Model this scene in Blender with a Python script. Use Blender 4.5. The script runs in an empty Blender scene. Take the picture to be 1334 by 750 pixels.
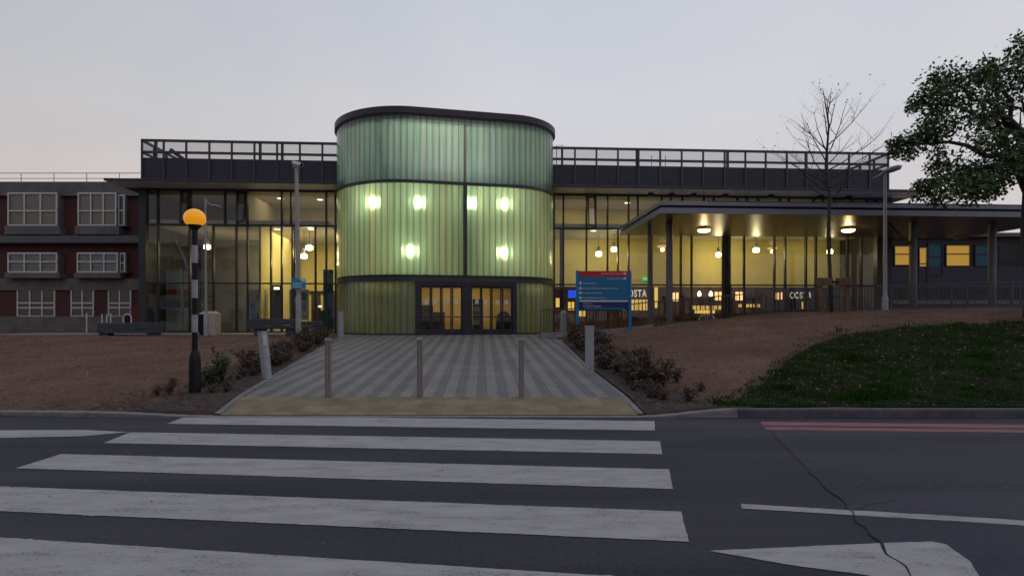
import bpy, bmesh, math, random
from mathutils import Vector, Matrix, noise

random.seed(7)
scene = bpy.context.scene
col = scene.collection
R = math.radians
FOC, HZ, CX, CAMZ = 747.0, 415.0, 667.0, 1.6      # measured lens of the photograph (pixels)


# ------------------------------------------------------------------ measuring helpers
def PX(px, Y): return (px - CX) / FOC * Y
def PZ(py, Y): return CAMZ - (py - HZ) / FOC * Y
def on_plane(px, py, z=0.0):
    Y = (CAMZ - z) * FOC / (py - HZ)
    return (PX(px, Y), Y, z)


def smooth(t):
    t = max(0.0, min(1.0, t))
    return t * t * (3 - 2 * t)


def lerp_tab(tab, x):
    if x <= tab[0][0]: return tab[0][1]
    for (a, va), (b, vb) in zip(tab, tab[1:]):
        if x <= b:
            return va + (vb - va) * (x - a) / (b - a)
    return tab[-1][1]


# ------------------------------------------------------------------ materials
def new_mat(name):
    m = bpy.data.materials.new(name)
    m.use_nodes = True
    nt = m.node_tree
    return m, nt, nt.nodes['Principled BSDF'], nt.nodes['Material Output']


def mat(name, c, rough=0.6, metal=0.0, var=0.12, scale=6.0, bump=0.0, bscale=60.0, emit=None, estr=0.0, spec=0.5,
        detail=5.0, island=0.0, stretch=None):
    m, nt, b, out = new_mat(name)
    N, L = nt.nodes, nt.links
    tc = N.new('ShaderNodeTexCoord')
    src = tc.outputs['Object']
    if stretch:
        mp = N.new('ShaderNodeMapping'); mp.inputs['Scale'].default_value = stretch
        L.new(src, mp.inputs['Vector']); src = mp.outputs['Vector']
    nz = N.new('ShaderNodeTexNoise'); nz.inputs['Scale'].default_value = scale; nz.inputs['Detail'].default_value = detail
    L.new(src, nz.inputs['Vector'])
    rp = N.new('ShaderNodeValToRGB')
    rp.color_ramp.elements[0].position = 0.3; rp.color_ramp.elements[1].position = 0.7
    lo = [x * (1 - var) for x in c]; hi = [min(1, x * (1 + var)) for x in c]
    rp.color_ramp.elements[0].color = (*lo, 1); rp.color_ramp.elements[1].color = (*hi, 1)
    L.new(nz.outputs['Fac'], rp.inputs['Fac'])
    cs = rp.outputs['Color']
    if island > 0:
        ge = N.new('ShaderNodeNewGeometry')
        mr = N.new('ShaderNodeMapRange'); mr.inputs['To Min'].default_value = 1 - island; mr.inputs['To Max'].default_value = 1 + island
        L.new(ge.outputs['Random Per Island'], mr.inputs['Value'])
        hs = N.new('ShaderNodeHueSaturation'); L.new(mr.outputs['Result'], hs.inputs['Value']); L.new(cs, hs.inputs['Color'])
        mr2 = N.new('ShaderNodeMapRange'); mr2.inputs['To Min'].default_value = 0.47; mr2.inputs['To Max'].default_value = 0.53
        L.new(ge.outputs['Random Per Island'], mr2.inputs['Value']); L.new(mr2.outputs['Result'], hs.inputs['Hue'])
        cs = hs.outputs['Color']
    L.new(cs, b.inputs['Base Color'])
    b.inputs['Roughness'].default_value = rough
    b.inputs['Metallic'].default_value = metal
    b.inputs['Specular IOR Level'].default_value = spec
    if bump > 0:
        n2 = N.new('ShaderNodeTexNoise'); n2.inputs['Scale'].default_value = bscale; n2.inputs['Detail'].default_value = 6
        L.new(src, n2.inputs['Vector'])
        bp = N.new('ShaderNodeBump'); bp.inputs['Strength'].default_value = bump; bp.inputs['Distance'].default_value = 0.02
        L.new(n2.outputs['Fac'], bp.inputs['Height']); L.new(bp.outputs['Normal'], b.inputs['Normal'])
    if emit:
        b.inputs['Emission Color'].default_value = (*emit, 1); b.inputs['Emission Strength'].default_value = estr
    return m


def glow(name, c, s):
    m, nt, b, out = new_mat(name)
    b.inputs['Base Color'].default_value = (*c, 1)
    b.inputs['Emission Color'].default_value = (*c, 1); b.inputs['Emission Strength'].default_value = s
    return m


def glass_mat(name, tint=(0.87, 0.90, 0.88), refl=0.055, rough=0.01):
    m, nt, b, out = new_mat(name)
    N, L = nt.nodes, nt.links
    N.remove(b)
    tr = N.new('ShaderNodeBsdfTransparent'); tr.inputs['Color'].default_value = (*tint, 1)
    gl = N.new('ShaderNodeBsdfGlossy'); gl.inputs['Roughness'].default_value = rough
    fr = N.new('ShaderNodeFresnel'); fr.inputs['IOR'].default_value = 1.52
    ml = N.new('ShaderNodeMath'); ml.operation = 'MULTIPLY_ADD'; ml.inputs[1].default_value = 1.25; ml.inputs[2].default_value = refl
    ml.use_clamp = True
    L.new(fr.outputs['Fac'], ml.inputs[0])
    mx = N.new('ShaderNodeMixShader')
    L.new(ml.outputs[0], mx.inputs['Fac']); L.new(tr.outputs[0], mx.inputs[1]); L.new(gl.outputs[0], mx.inputs[2])
    L.new(mx.outputs[0], out.inputs['Surface'])
    return m


def channel_glass(name, c1, c2):
    """translucent cast channel glass: scatters the light behind it, glossy outer face, dark silicone joint at each plank edge"""
    m, nt, b, out = new_mat(name)
    N, L = nt.nodes, nt.links
    N.remove(b)
    ge = N.new('ShaderNodeNewGeometry')
    rp = N.new('ShaderNodeValToRGB')
    rp.color_ramp.elements[0].color = (*c1, 1); rp.color_ramp.elements[1].color = (*c2, 1)
    L.new(ge.outputs['Random Per Island'], rp.inputs['Fac'])
    uv = N.new('ShaderNodeUVMap'); sx = N.new('ShaderNodeSeparateXYZ'); L.new(uv.outputs['UV'], sx.inputs[0])
    pp = N.new('ShaderNodeMath'); pp.operation = 'PINGPONG'; pp.inputs[1].default_value = .5; L.new(sx.outputs['X'], pp.inputs[0])
    jt = N.new('ShaderNodeMapRange'); jt.inputs['From Min'].default_value = .022; jt.inputs['From Max'].default_value = .034; L.new(pp.outputs[0], jt.inputs['Value'])
    ce = N.new('ShaderNodeMapRange'); ce.interpolation_type = 'SMOOTHSTEP'
    ce.inputs['From Min'].default_value = .04; ce.inputs['From Max'].default_value = .5; ce.inputs['To Min'].default_value = .84; ce.inputs['To Max'].default_value = 1.06
    L.new(pp.outputs[0], ce.inputs['Value'])
    tc = N.new('ShaderNodeTexCoord')
    mp = N.new('ShaderNodeMapping'); mp.inputs['Scale'].default_value = (9, 9, 0.22)
    nz = N.new('ShaderNodeTexNoise'); nz.inputs['Scale'].default_value = 1.6; nz.inputs['Detail'].default_value = 3
    L.new(tc.outputs['Object'], mp.inputs['Vector']); L.new(mp.outputs['Vector'], nz.inputs['Vector'])
    mr = N.new('ShaderNodeMapRange'); mr.inputs['From Min'].default_value = 0.3; mr.inputs['From Max'].default_value = 0.7
    mr.inputs['To Min'].default_value = 0.82; mr.inputs['To Max'].default_value = 1.12
    L.new(nz.outputs['Fac'], mr.inputs['Value'])
    ml = N.new('ShaderNodeMath'); ml.operation = 'MULTIPLY'; L.new(mr.outputs['Result'], ml.inputs[0]); L.new(ce.outputs['Result'], ml.inputs[1])
    hs = N.new('ShaderNodeHueSaturation'); L.new(ml.outputs[0], hs.inputs['Value']); L.new(rp.outputs['Color'], hs.inputs['Color'])
    bp = N.new('ShaderNodeBump'); bp.inputs['Strength'].default_value = 0.12; bp.inputs['Distance'].default_value = 0.02
    L.new(nz.outputs['Fac'], bp.inputs['Height'])
    tl = N.new('ShaderNodeBsdfTranslucent'); L.new(hs.outputs['Color'], tl.inputs['Color'])
    df = N.new('ShaderNodeBsdfDiffuse'); L.new(hs.outputs['Color'], df.inputs['Color'])
    tr = N.new('ShaderNodeBsdfRefraction'); tr.inputs['Roughness'].default_value = 0.72; tr.inputs['IOR'].default_value = 1.40
    lens = N.new('ShaderNodeBump'); lens.inputs['Strength'].default_value = 1.0; lens.inputs['Distance'].default_value = 0.035
    sm = N.new('ShaderNodeMapRange'); sm.interpolation_type = 'SMOOTHSTEP'; sm.inputs['From Min'].default_value = 0; sm.inputs['From Max'].default_value = .5
    L.new(pp.outputs[0], sm.inputs['Value']); L.new(sm.outputs['Result'], lens.inputs['Height']); L.new(lens.outputs['Normal'], tr.inputs['Normal'])
    L.new(hs.outputs['Color'], tr.inputs['Color'])
    gl = N.new('ShaderNodeBsdfGlossy'); gl.inputs['Roughness'].default_value = 0.2
    L.new(bp.outputs['Normal'], gl.inputs['Normal'])
    m1 = N.new('ShaderNodeMixShader'); m1.inputs['Fac'].default_value = 0.28
    L.new(tl.outputs[0], m1.inputs[1]); L.new(df.outputs[0], m1.inputs[2])
    m2 = N.new('ShaderNodeMixShader'); m2.inputs['Fac'].default_value = 0.42
    L.new(m1.outputs[0], m2.inputs[1]); L.new(tr.outputs[0], m2.inputs[2])
    dk = N.new('ShaderNodeBsdfDiffuse'); dk.inputs['Color'].default_value = (.02, .03, .025, 1)
    mj = N.new('ShaderNodeMixShader'); L.new(jt.outputs['Result'], mj.inputs['Fac']); L.new(dk.outputs[0], mj.inputs[1]); L.new(m2.outputs[0], mj.inputs[2])
    fr = N.new('ShaderNodeFresnel'); fr.inputs['IOR'].default_value = 1.45
    ad = N.new('ShaderNodeMath'); ad.operation = 'MULTIPLY_ADD'; ad.inputs[1].default_value = .9; ad.inputs[2].default_value = 0.04
    ad.use_clamp = True
    L.new(fr.outputs[0], ad.inputs[0])
    m3 = N.new('ShaderNodeMixShader')
    L.new(ad.outputs[0], m3.inputs['Fac']); L.new(mj.outputs[0], m3.inputs[1]); L.new(gl.outputs[0], m3.inputs[2])
    L.new(m3.outputs[0], out.inputs['Surface'])
    return m


MT = {}
MT['metal_dark'] = mat('metal_dark', (0.045, 0.047, 0.062), 0.45, 0.2, 0.15, 2.0)
MT['frame'] = mat('frame', (0.030, 0.033, 0.048), 0.4, 0.3, 0.15, 3.0)
MT['screen_panel'] = mat('screen_panel', (0.042, 0.042, 0.068), 0.6, 0.1, 0.2, 1.5, stretch=(1, 1, 3))
MT['screen_frame'] = mat('screen_frame', (0.075, 0.074, 0.10), 0.5, 0.3, 0.15, 4.0)
MT['soffit'] = mat('soffit', (0.78, 0.75, 0.78), 0.4, 0.2, 0.08, 1.0)
MT['fascia'] = mat('fascia', (0.235, 0.25, 0.335), 0.45, 0.2, 0.08, 2.0)
MT['cap'] = mat('cap', (0.062, 0.052, 0.064), 0.5, 0.3, 0.15, 3.0)
MT['ring'] = mat('ring', (0.05, 0.06, 0.065), 0.45, 0.3, 0.15, 3.0)
MT['pane'] = glass_mat('pane')
MT['door_glass'] = glass_mat('door_glass', (0.9, 0.92, 0.88), 0.02)
MT['channel_green'] = channel_glass('channel_green', (0.45, 0.70, 0.62), (0.62, 0.78, 0.61))
MT['channel_low'] = channel_glass('channel_low', (0.38, 0.66, 0.53), (0.56, 0.72, 0.50))
MT['yellow_wall'] = mat('yellow_wall', (0.62, 0.54, 0.22), 0.8, 0, 0.05, 0.8)
MT['beige_wall'] = mat('beige_wall', (0.50, 0.44, 0.30), 0.85, 0, 0.06, 0.8)
MT['grey_wall'] = mat('grey_wall', (0.24, 0.24, 0.27), 0.85, 0, 0.1, 0.8)
MT['int_floor'] = mat('int_floor', (0.22, 0.20, 0.16), 0.35, 0, 0.1, 1.5)
MT['ceiling'] = mat('ceiling', (0.55, 0.52, 0.45), 0.85, 0, 0.04, 1.0)
MT['cafe_brown'] = mat('cafe_brown', (0.030, 0.012, 0.010), 0.5, 0, 0.25, 3.0)
MT['cafe_wood'] = mat('cafe_wood', (0.10, 0.05, 0.03), 0.55, 0, 0.3, 4.0, stretch=(1, 1, 8))
MT['white'] = mat('white', (0.72, 0.72, 0.70), 0.5, 0, 0.06, 3.0)
MT['white_paint'] = mat('white_paint', (0.66, 0.66, 0.68), 0.45, 0, 0.08, 5.0)
MT['grey_steel'] = mat('grey_steel', (0.28, 0.28, 0.32), 0.45, 0.25, 0.1, 8.0, bump=0.03, bscale=90)
MT['pole_steel'] = mat('pole_steel', (0.38, 0.37, 0.40), 0.5, 0.25, 0.12, 7.0)
MT['bollard_grey'] = mat('bollard_grey', (0.37, 0.38, 0.43), 0.5, 0.15, 0.12, 9.0, bump=0.05, bscale=60)
MT['bollard_wood'] = mat('bollard_wood', (0.25, 0.20, 0.185), 0.6, 0.1, 0.15, 8.0, bump=0.06, bscale=50, stretch=(1, 1, .2))
MT['black_gloss'] = mat('black_gloss', (0.009, 0.009, 0.012), 0.45, 0, 0.2, 6.0, spec=.3)
MT['beacon_white'] = mat('beacon_white', (0.36, 0.36, 0.42), 0.45, 0, 0.1, 9.0)
MT['beacon_globe'] = mat('beacon_globe', (0.75, 0.28, 0.01), 0.25, 0, 0.03, 4.0, emit=(1.0, 0.40, 0.015), estr=0.5)
MT['rail_blue'] = mat('rail_blue', (0.085, 0.092, 0.13), 0.45, 0.2, 0.15, 5.0)
MT['bench_slate'] = mat('bench_slate', (0.055, 0.060, 0.085), 0.6, 0, 0.2, 4.0, bump=0.1, bscale=30)
MT['concrete'] = mat('concrete', (0.27, 0.25, 0.24), 0.85, 0, 0.2, 3.0, bump=0.15, bscale=40)
MT['kerb'] = mat('kerb', (0.20, 0.19, 0.20), 0.85, 0, 0.25, 5.0, bump=0.2, bscale=50)
MT['kerb_dark'] = mat('kerb_dark', (0.095, 0.09, 0.105), 0.85, 0, 0.3, 5.0, bump=0.2, bscale=50)
MT['brick'] = None
MT['canopy_column'] = mat('canopy_column', (0.15, 0.15, 0.185), 0.5, 0.1, 0.1, 3)
MT['lobby'] = mat('lobby', (0.66, 0.52, 0.24), 0.7, 0, 0.12, 1.2)
MT['upstand'] = mat('upstand', (0.16, 0.42, 0.46), 0.6)
MT['conc_band'] = mat('conc_band', (0.155, 0.143, 0.15), 0.85, 0, 0.2, 2.0, bump=0.1, bscale=30)
MT['lead'] = mat('lead', (0.12, 0.125, 0.15), 0.6, 0.2, 0.15, 3.0)
MT['dark_inside'] = mat('dark_inside', (0.035, 0.035, 0.045), 0.8, 0, 0.3, 1.0)
MT['curtain'] = mat('curtain', (0.52, 0.48, 0.40), 0.9, 0, 0.2, 5.0, stretch=(3, 3, .3))
MT['blind_grey'] = mat('blind_grey', (0.40, 0.40, 0.46), 0.9, 0, 0.2, 5.0, stretch=(.3, .3, 3))
MT['sign_blue'] = mat('sign_blue', (0.004, 0.155, 0.37), 0.4, 0, 0.05, 3.0)
MT['sign_post'] = mat('sign_post', (0.004, 0.21, 0.52), 0.35, 0, 0.05, 3.0)
MT['sign_red'] = mat('sign_red', (0.58, 0.012, 0.018), 0.4, 0, 0.05, 3.0)
MT['sign_navy'] = mat('sign_navy', (0.004, 0.02, 0.17), 0.4, 0, 0.05, 3.0)
MT['sign_green'] = mat('sign_green', (0.01, 0.20, 0.22), 0.4, 0, 0.05, 3.0)
MT['sign_white'] = mat('sign_white', (0.75, 0.75, 0.80), 0.5, 0, 0.02, 3.0)
MT['sign_cyan'] = mat('sign_cyan', (0.02, 0.30, 0.55), 0.4, 0, 0.08, 3.0)
MT['wood'] = mat('wood', (0.16, 0.095, 0.062), 0.75, 0, 0.3, 5.0, bump=0.2, bscale=20, stretch=(1, 1, 1))
MT['bark'] = mat('bark', (0.055, 0.042, 0.038), 0.9, 0, 0.35, 12.0, bump=0.6, bscale=30, stretch=(1, 1, .25))
MT['twig'] = mat('twig', (0.075, 0.052, 0.050), 0.85, 0, 0.3, 12.0, bump=0.3, bscale=30)
MT['leaf'] = mat('leaf', (0.055, 0.085, 0.028), 0.55, 0, 0.3, 3.0, island=0.45)
MT['leaf_dark'] = mat('leaf_dark', (0.085, 0.135, 0.042), 0.5, 0, 0.3, 2.0, island=0.55)
MT['shrub_red'] = mat('shrub_red', (0.085, 0.047, 0.036), 0.6, 0, 0.35, 6.0, island=0.6)
MT['shrub_brown'] = mat('shrub_brown', (0.085, 0.060, 0.034), 0.6, 0, 0.35, 6.0, island=0.6)
MT['shrub_green'] = mat('shrub_green', (0.050, 0.080, 0.036), 0.55, 0, 0.3, 6.0, island=0.5)
MT['litter'] = mat('litter', (0.21, 0.165, 0.145), 0.9, 0, 0.3, 9.0, island=0.75)
MT['grass'] = mat('grass', (0.028, 0.066, 0.011), 0.8, 0, 0.55, 0.8, island=0.6, spec=.05)
MT['teal_panel'] = mat('teal_panel', (0.01, 0.10, 0.16), 0.5, 0, 0.1, 3.0)
MT['green_panel'] = mat('green_panel', (0.05, 0.14, 0.08), 0.5, 0, 0.1, 3.0)
MT['red'] = mat('red', (0.34, 0.035, 0.02), 0.6, 0, 0.15, 3.0)
MT['ochre'] = mat('ochre', (0.45, 0.24, 0.04), 0.6, 0, 0.15, 3.0)
MT['deep_blue'] = mat('deep_blue', (0.015, 0.045, 0.18), 0.6, 0, 0.15, 3.0)
MT['mint'] = mat('mint', (0.34, 0.42, 0.38), 0.6, 0, 0.1, 3.0)
MT['cream'] = mat('cream', (0.50, 0.45, 0.40), 0.7, 0, 0.06, 4.0)
MT['poster_a'] = mat('poster_a', (0.10, 0.22, 0.40), 0.5, 0, 0.9, 6.0)
MT['poster_b'] = mat('poster_b', (0.45, 0.48, 0.46), 0.5, 0, 0.6, 7.0)
MT['lamp_white'] = glow('lamp_white', (1.0, 0.86, 0.50), 9.0)
MT['lamp_tower'] = glow('lamp_tower', (1.0, 0.88, 0.52), 24.0)
MT['lamp_warm'] = glow('lamp_warm', (1.0, 0.72, 0.32), 5.0)
MT['lamp_soft'] = glow('lamp_soft', (1.0, 0.55, 0.22), 1.6)
MT['lamp_disc'] = glow('lamp_disc', (1.0, 0.85, 0.50), 3.0)
MT['shelf_lit'] = glow('shelf_lit', (0.95, 0.62, 0.14), 0.75)
MT['exit_green'] = glow('exit_green', (0.02, 0.75, 0.25), 0.8)
MT['screen_lit'] = glow('screen_lit', (0.02, 0.10, 0.9), 0.9)
MT['screen_lit2'] = glow('screen_lit2', (0.75, 0.55, 0.95), 0.8)
MT['window_lit'] = glow('window_lit', (0.85, 0.48, 0.07), 0.27)
MT['letter_lit'] = mat('letter_lit', (0.75, 0.68, 0.60), 0.5, 0, 0.03, 3.0, emit=(1.0, 0.86, 0.74), estr=0.42)


def brick_mat():
    m, nt, b, out = new_mat('brick')
    N, L = nt.nodes, nt.links
    tc = N.new('ShaderNodeTexCoord')
    mp = N.new('ShaderNodeMapping'); mp.inputs['Rotation'].default_value = (R(90), 0, 0)
    L.new(tc.outputs['Object'], mp.inputs['Vector'])
    br = N.new('ShaderNodeTexBrick')
    br.inputs['Scale'].default_value = 4.4
    br.inputs['Color1'].default_value = (0.120, 0.036, 0.034, 1); br.inputs['Color2'].default_value = (0.080, 0.026, 0.027, 1)
    br.inputs['Mortar'].default_value = (0.075, 0.06, 0.06, 1)
    br.inputs['Mortar Size'].default_value = 0.012
    L.new(mp.outputs['Vector'], br.inputs['Vector'])
    L.new(br.outputs['Color'], b.inputs['Base Color'])
    b.inputs['Roughness'].default_value = 0.9
    return m


MT['brick'] = brick_mat()


def asphalt_mat(name='asphalt', tone=1.0):
    m, nt, b, out = new_mat(name)
    N, L = nt.nodes, nt.links
    tc = N.new('ShaderNodeTexCoord')
    big = N.new('ShaderNodeTexNoise'); big.inputs['Scale'].default_value = 0.5; big.inputs['Detail'].default_value = 6
    mp = N.new('ShaderNodeMapping'); mp.inputs['Scale'].default_value = (0.5, 1.3, 1)
    L.new(tc.outputs['Object'], mp.inputs['Vector']); L.new(mp.outputs['Vector'], big.inputs['Vector'])
    fine = N.new('ShaderNodeTexNoise'); fine.inputs['Scale'].default_value = 26; fine.inputs['Detail'].default_value = 9; fine.inputs['Roughness'].default_value = .75
    L.new(tc.outputs['Object'], fine.inputs['Vector'])
    vo = N.new('ShaderNodeTexVoronoi'); vo.inputs['Scale'].default_value = 38
    L.new(tc.outputs['Object'], vo.inputs['Vector'])
    r1 = N.new('ShaderNodeValToRGB')
    r1.color_ramp.elements[0].position = .3; r1.color_ramp.elements[1].position = .72
    r1.color_ramp.elements[0].color = (0.028, 0.028, 0.043, 1); r1.color_ramp.elements[1].color = (0.055, 0.051, 0.067, 1)
    L.new(big.outputs['Fac'], r1.inputs['Fac'])
    r2 = N.new('ShaderNodeValToRGB')
    r2.color_ramp.elements[0].position = .3; r2.color_ramp.elements[1].position = .75
    r2.color_ramp.elements[0].color = (0.45, 0.45, 0.46, 1); r2.color_ramp.elements[1].color = (1.75, 1.7, 1.68, 1)
    L.new(fine.outputs['Fac'], r2.inputs['Fac'])
    mx = N.new('ShaderNodeMixRGB'); mx.blend_type = 'MULTIPLY'; mx.inputs['Fac'].default_value = 0.8
    st = N.new('ShaderNodeTexNoise'); st.inputs['Scale'].default_value = 1.0; st.inputs['Detail'].default_value = 5
    ms = N.new('ShaderNodeMapping'); ms.inputs['Scale'].default_value = (.10, 1.6, 1); L.new(tc.outputs['Object'], ms.inputs['Vector']); L.new(ms.outputs['Vector'], st.inputs['Vector'])
    rs_ = N.new('ShaderNodeValToRGB'); rs_.color_ramp.elements[0].position = .35; rs_.color_ramp.elements[1].position = .68
    rs_.color_ramp.elements[0].color = (.78 * tone, .78 * tone, .79 * tone, 1); rs_.color_ramp.elements[1].color = (1.22 * tone, 1.2 * tone, 1.18 * tone, 1)
    L.new(st.outputs['Fac'], rs_.inputs['Fac'])
    m0 = N.new('ShaderNodeMixRGB'); m0.blend_type = 'MULTIPLY'; m0.inputs['Fac'].default_value = 1
    L.new(r1.outputs['Color'], m0.inputs[1]); L.new(rs_.outputs['Color'], m0.inputs[2])
    L.new(m0.outputs['Color'], mx.inputs[1]); L.new(r2.outputs['Color'], mx.inputs[2])
    sp = N.new('ShaderNodeValToRGB'); sp.color_ramp.elements[0].position = 0.0; sp.color_ramp.elements[1].position = 0.09
    sp.color_ramp.elements[0].color = (1, 1, 1, 1); sp.color_ramp.elements[1].color = (0, 0, 0, 1)
    L.new(vo.outputs['Distance'], sp.inputs['Fac'])
    m2 = N.new('ShaderNodeMixRGB'); L.new(sp.outputs['Color'], m2.inputs['Fac'])
    m2.inputs[2].default_value = (0.12, 0.115, 0.12, 1); L.new(mx.outputs['Color'], m2.inputs[1])
    L.new(m2.outputs['Color'], b.inputs['Base Color'])
    b.inputs['Roughness'].default_value = 0.82; b.inputs['Specular IOR Level'].default_value = 0.3
    bp = N.new('ShaderNodeBump'); bp.inputs['Strength'].default_value = 0.55; bp.inputs['Distance'].default_value = 0.008
    L.new(fine.outputs['Fac'], bp.inputs['Height']); L.new(bp.outputs['Normal'], b.inputs['Normal'])
    return m


def paint_mat(name, c, wear=0.52):
    m, nt, b, out = new_mat(name)
    N, L = nt.nodes, nt.links
    tc = N.new('ShaderNodeTexCoord')
    mp = N.new('ShaderNodeMapping'); mp.inputs['Scale'].default_value = (0.6, 2.2, 1)
    L.new(tc.outputs['Object'], mp.inputs['Vector'])
    n1 = N.new('ShaderNodeTexNoise'); n1.inputs['Scale'].default_value = 3; n1.inputs['Detail'].default_value = 9; n1.inputs['Roughness'].default_value = .7
    L.new(mp.outputs['Vector'], n1.inputs['Vector'])
    n2 = N.new('ShaderNodeTexNoise'); n2.inputs['Scale'].default_value = 45; n2.inputs['Detail'].default_value = 5
    L.new(tc.outputs['Object'], n2.inputs['Vector'])
    r1 = N.new('ShaderNodeValToRGB')
    r1.color_ramp.elements[0].position = .25; r1.color_ramp.elements[1].position = .7
    r1.color_ramp.elements[0].color = (c[0] * .66, c[1] * .66, c[2] * .66, 1); r1.color_ramp.elements[1].color = (c[0] * 1.1, c[1] * 1.1, c[2] * 1.1, 1)
    L.new(n1.outputs['Fac'], r1.inputs['Fac'])
    ad = N.new('ShaderNodeMath'); ad.operation = 'ADD'; L.new(n1.outputs['Fac'], ad.inputs[0]); L.new(n2.outputs['Fac'], ad.inputs[1])
    r2 = N.new('ShaderNodeValToRGB'); r2.color_ramp.elements[0].position = .385; r2.color_ramp.elements[1].position = .44
    dv = N.new('ShaderNodeMath'); dv.operation = 'MULTIPLY'; dv.inputs[1].default_value = .5
    L.new(ad.outputs[0], dv.inputs[0]); L.new(dv.outputs[0], r2.inputs['Fac'])
    mx = N.new('ShaderNodeMixRGB'); L.new(r2.outputs['Color'], mx.inputs['Fac'])
    mx.inputs[1].default_value = (c[0] * .4, c[1] * .4, c[2] * .42, 1); L.new(r1.outputs['Color'], mx.inputs[2])
    L.new(mx.outputs['Color'], b.inputs['Base Color'])
    b.inputs['Roughness'].default_value = .75
    bp = N.new('ShaderNodeBump'); bp.inputs['Strength'].default_value = .25; bp.inputs['Distance'].default_value = .006
    L.new(n2.outputs['Fac'], bp.inputs['Height']); L.new(bp.outputs['Normal'], b.inputs['Normal'])
    return m


def dirt_mat():
    m, nt, b, out = new_mat('dirt')
    N, L = nt.nodes, nt.links
    tc = N.new('ShaderNodeTexCoord')
    a = N.new('ShaderNodeTexNoise'); a.inputs['Scale'].default_value = .55; a.inputs['Detail'].default_value = 8; a.inputs['Roughness'].default_value = .65
    L.new(tc.outputs['Object'], a.inputs['Vector'])
    f = N.new('ShaderNodeTexNoise'); f.inputs['Scale'].default_value = 9; f.inputs['Detail'].default_value = 8; f.inputs['Roughness'].default_value = .75
    L.new(tc.outputs['Object'], f.inputs['Vector'])
    g = N.new('ShaderNodeTexNoise'); g.inputs['Scale'].default_value = 40; g.inputs['Detail'].default_value = 4
    L.new(tc.outputs['Object'], g.inputs['Vector'])
    r1 = N.new('ShaderNodeValToRGB'); e = r1.color_ramp.elements
    e[0].position = .32; e[1].position = .7
    e[0].color = (0.200, 0.113, 0.086, 1); e[1].color = (0.365, 0.222, 0.166, 1)
    L.new(a.outputs['Fac'], r1.inputs['Fac'])
    r2 = N.new('ShaderNodeValToRGB'); e = r2.color_ramp.elements
    e[0].position = .35; e[1].position = .68; e[0].color = (.55, .53, .52, 1); e[1].color = (1.35, 1.33, 1.3, 1)
    L.new(f.outputs['Fac'], r2.inputs['Fac'])
    mx = N.new('ShaderNodeMixRGB'); mx.blend_type = 'MULTIPLY'; mx.inputs['Fac'].default_value = .8
    L.new(r1.outputs['Color'], mx.inputs[1]); L.new(r2.outputs['Color'], mx.inputs[2])
    L.new(mx.outputs['Color'], b.inputs['Base Color'])
    b.inputs['Roughness'].default_value = .95; b.inputs['Specular IOR Level'].default_value = .2
    ad = N.new('ShaderNodeMath'); ad.operation = 'ADD'; L.new(f.outputs['Fac'], ad.inputs[0]); L.new(g.outputs['Fac'], ad.inputs[1])
    bp = N.new('ShaderNodeBump'); bp.inputs['Strength'].default_value = 1.0; bp.inputs['Distance'].default_value = .10
    L.new(ad.outputs[0], bp.inputs['Height']); L.new(bp.outputs['Normal'], b.inputs['Normal'])
    return m


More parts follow.
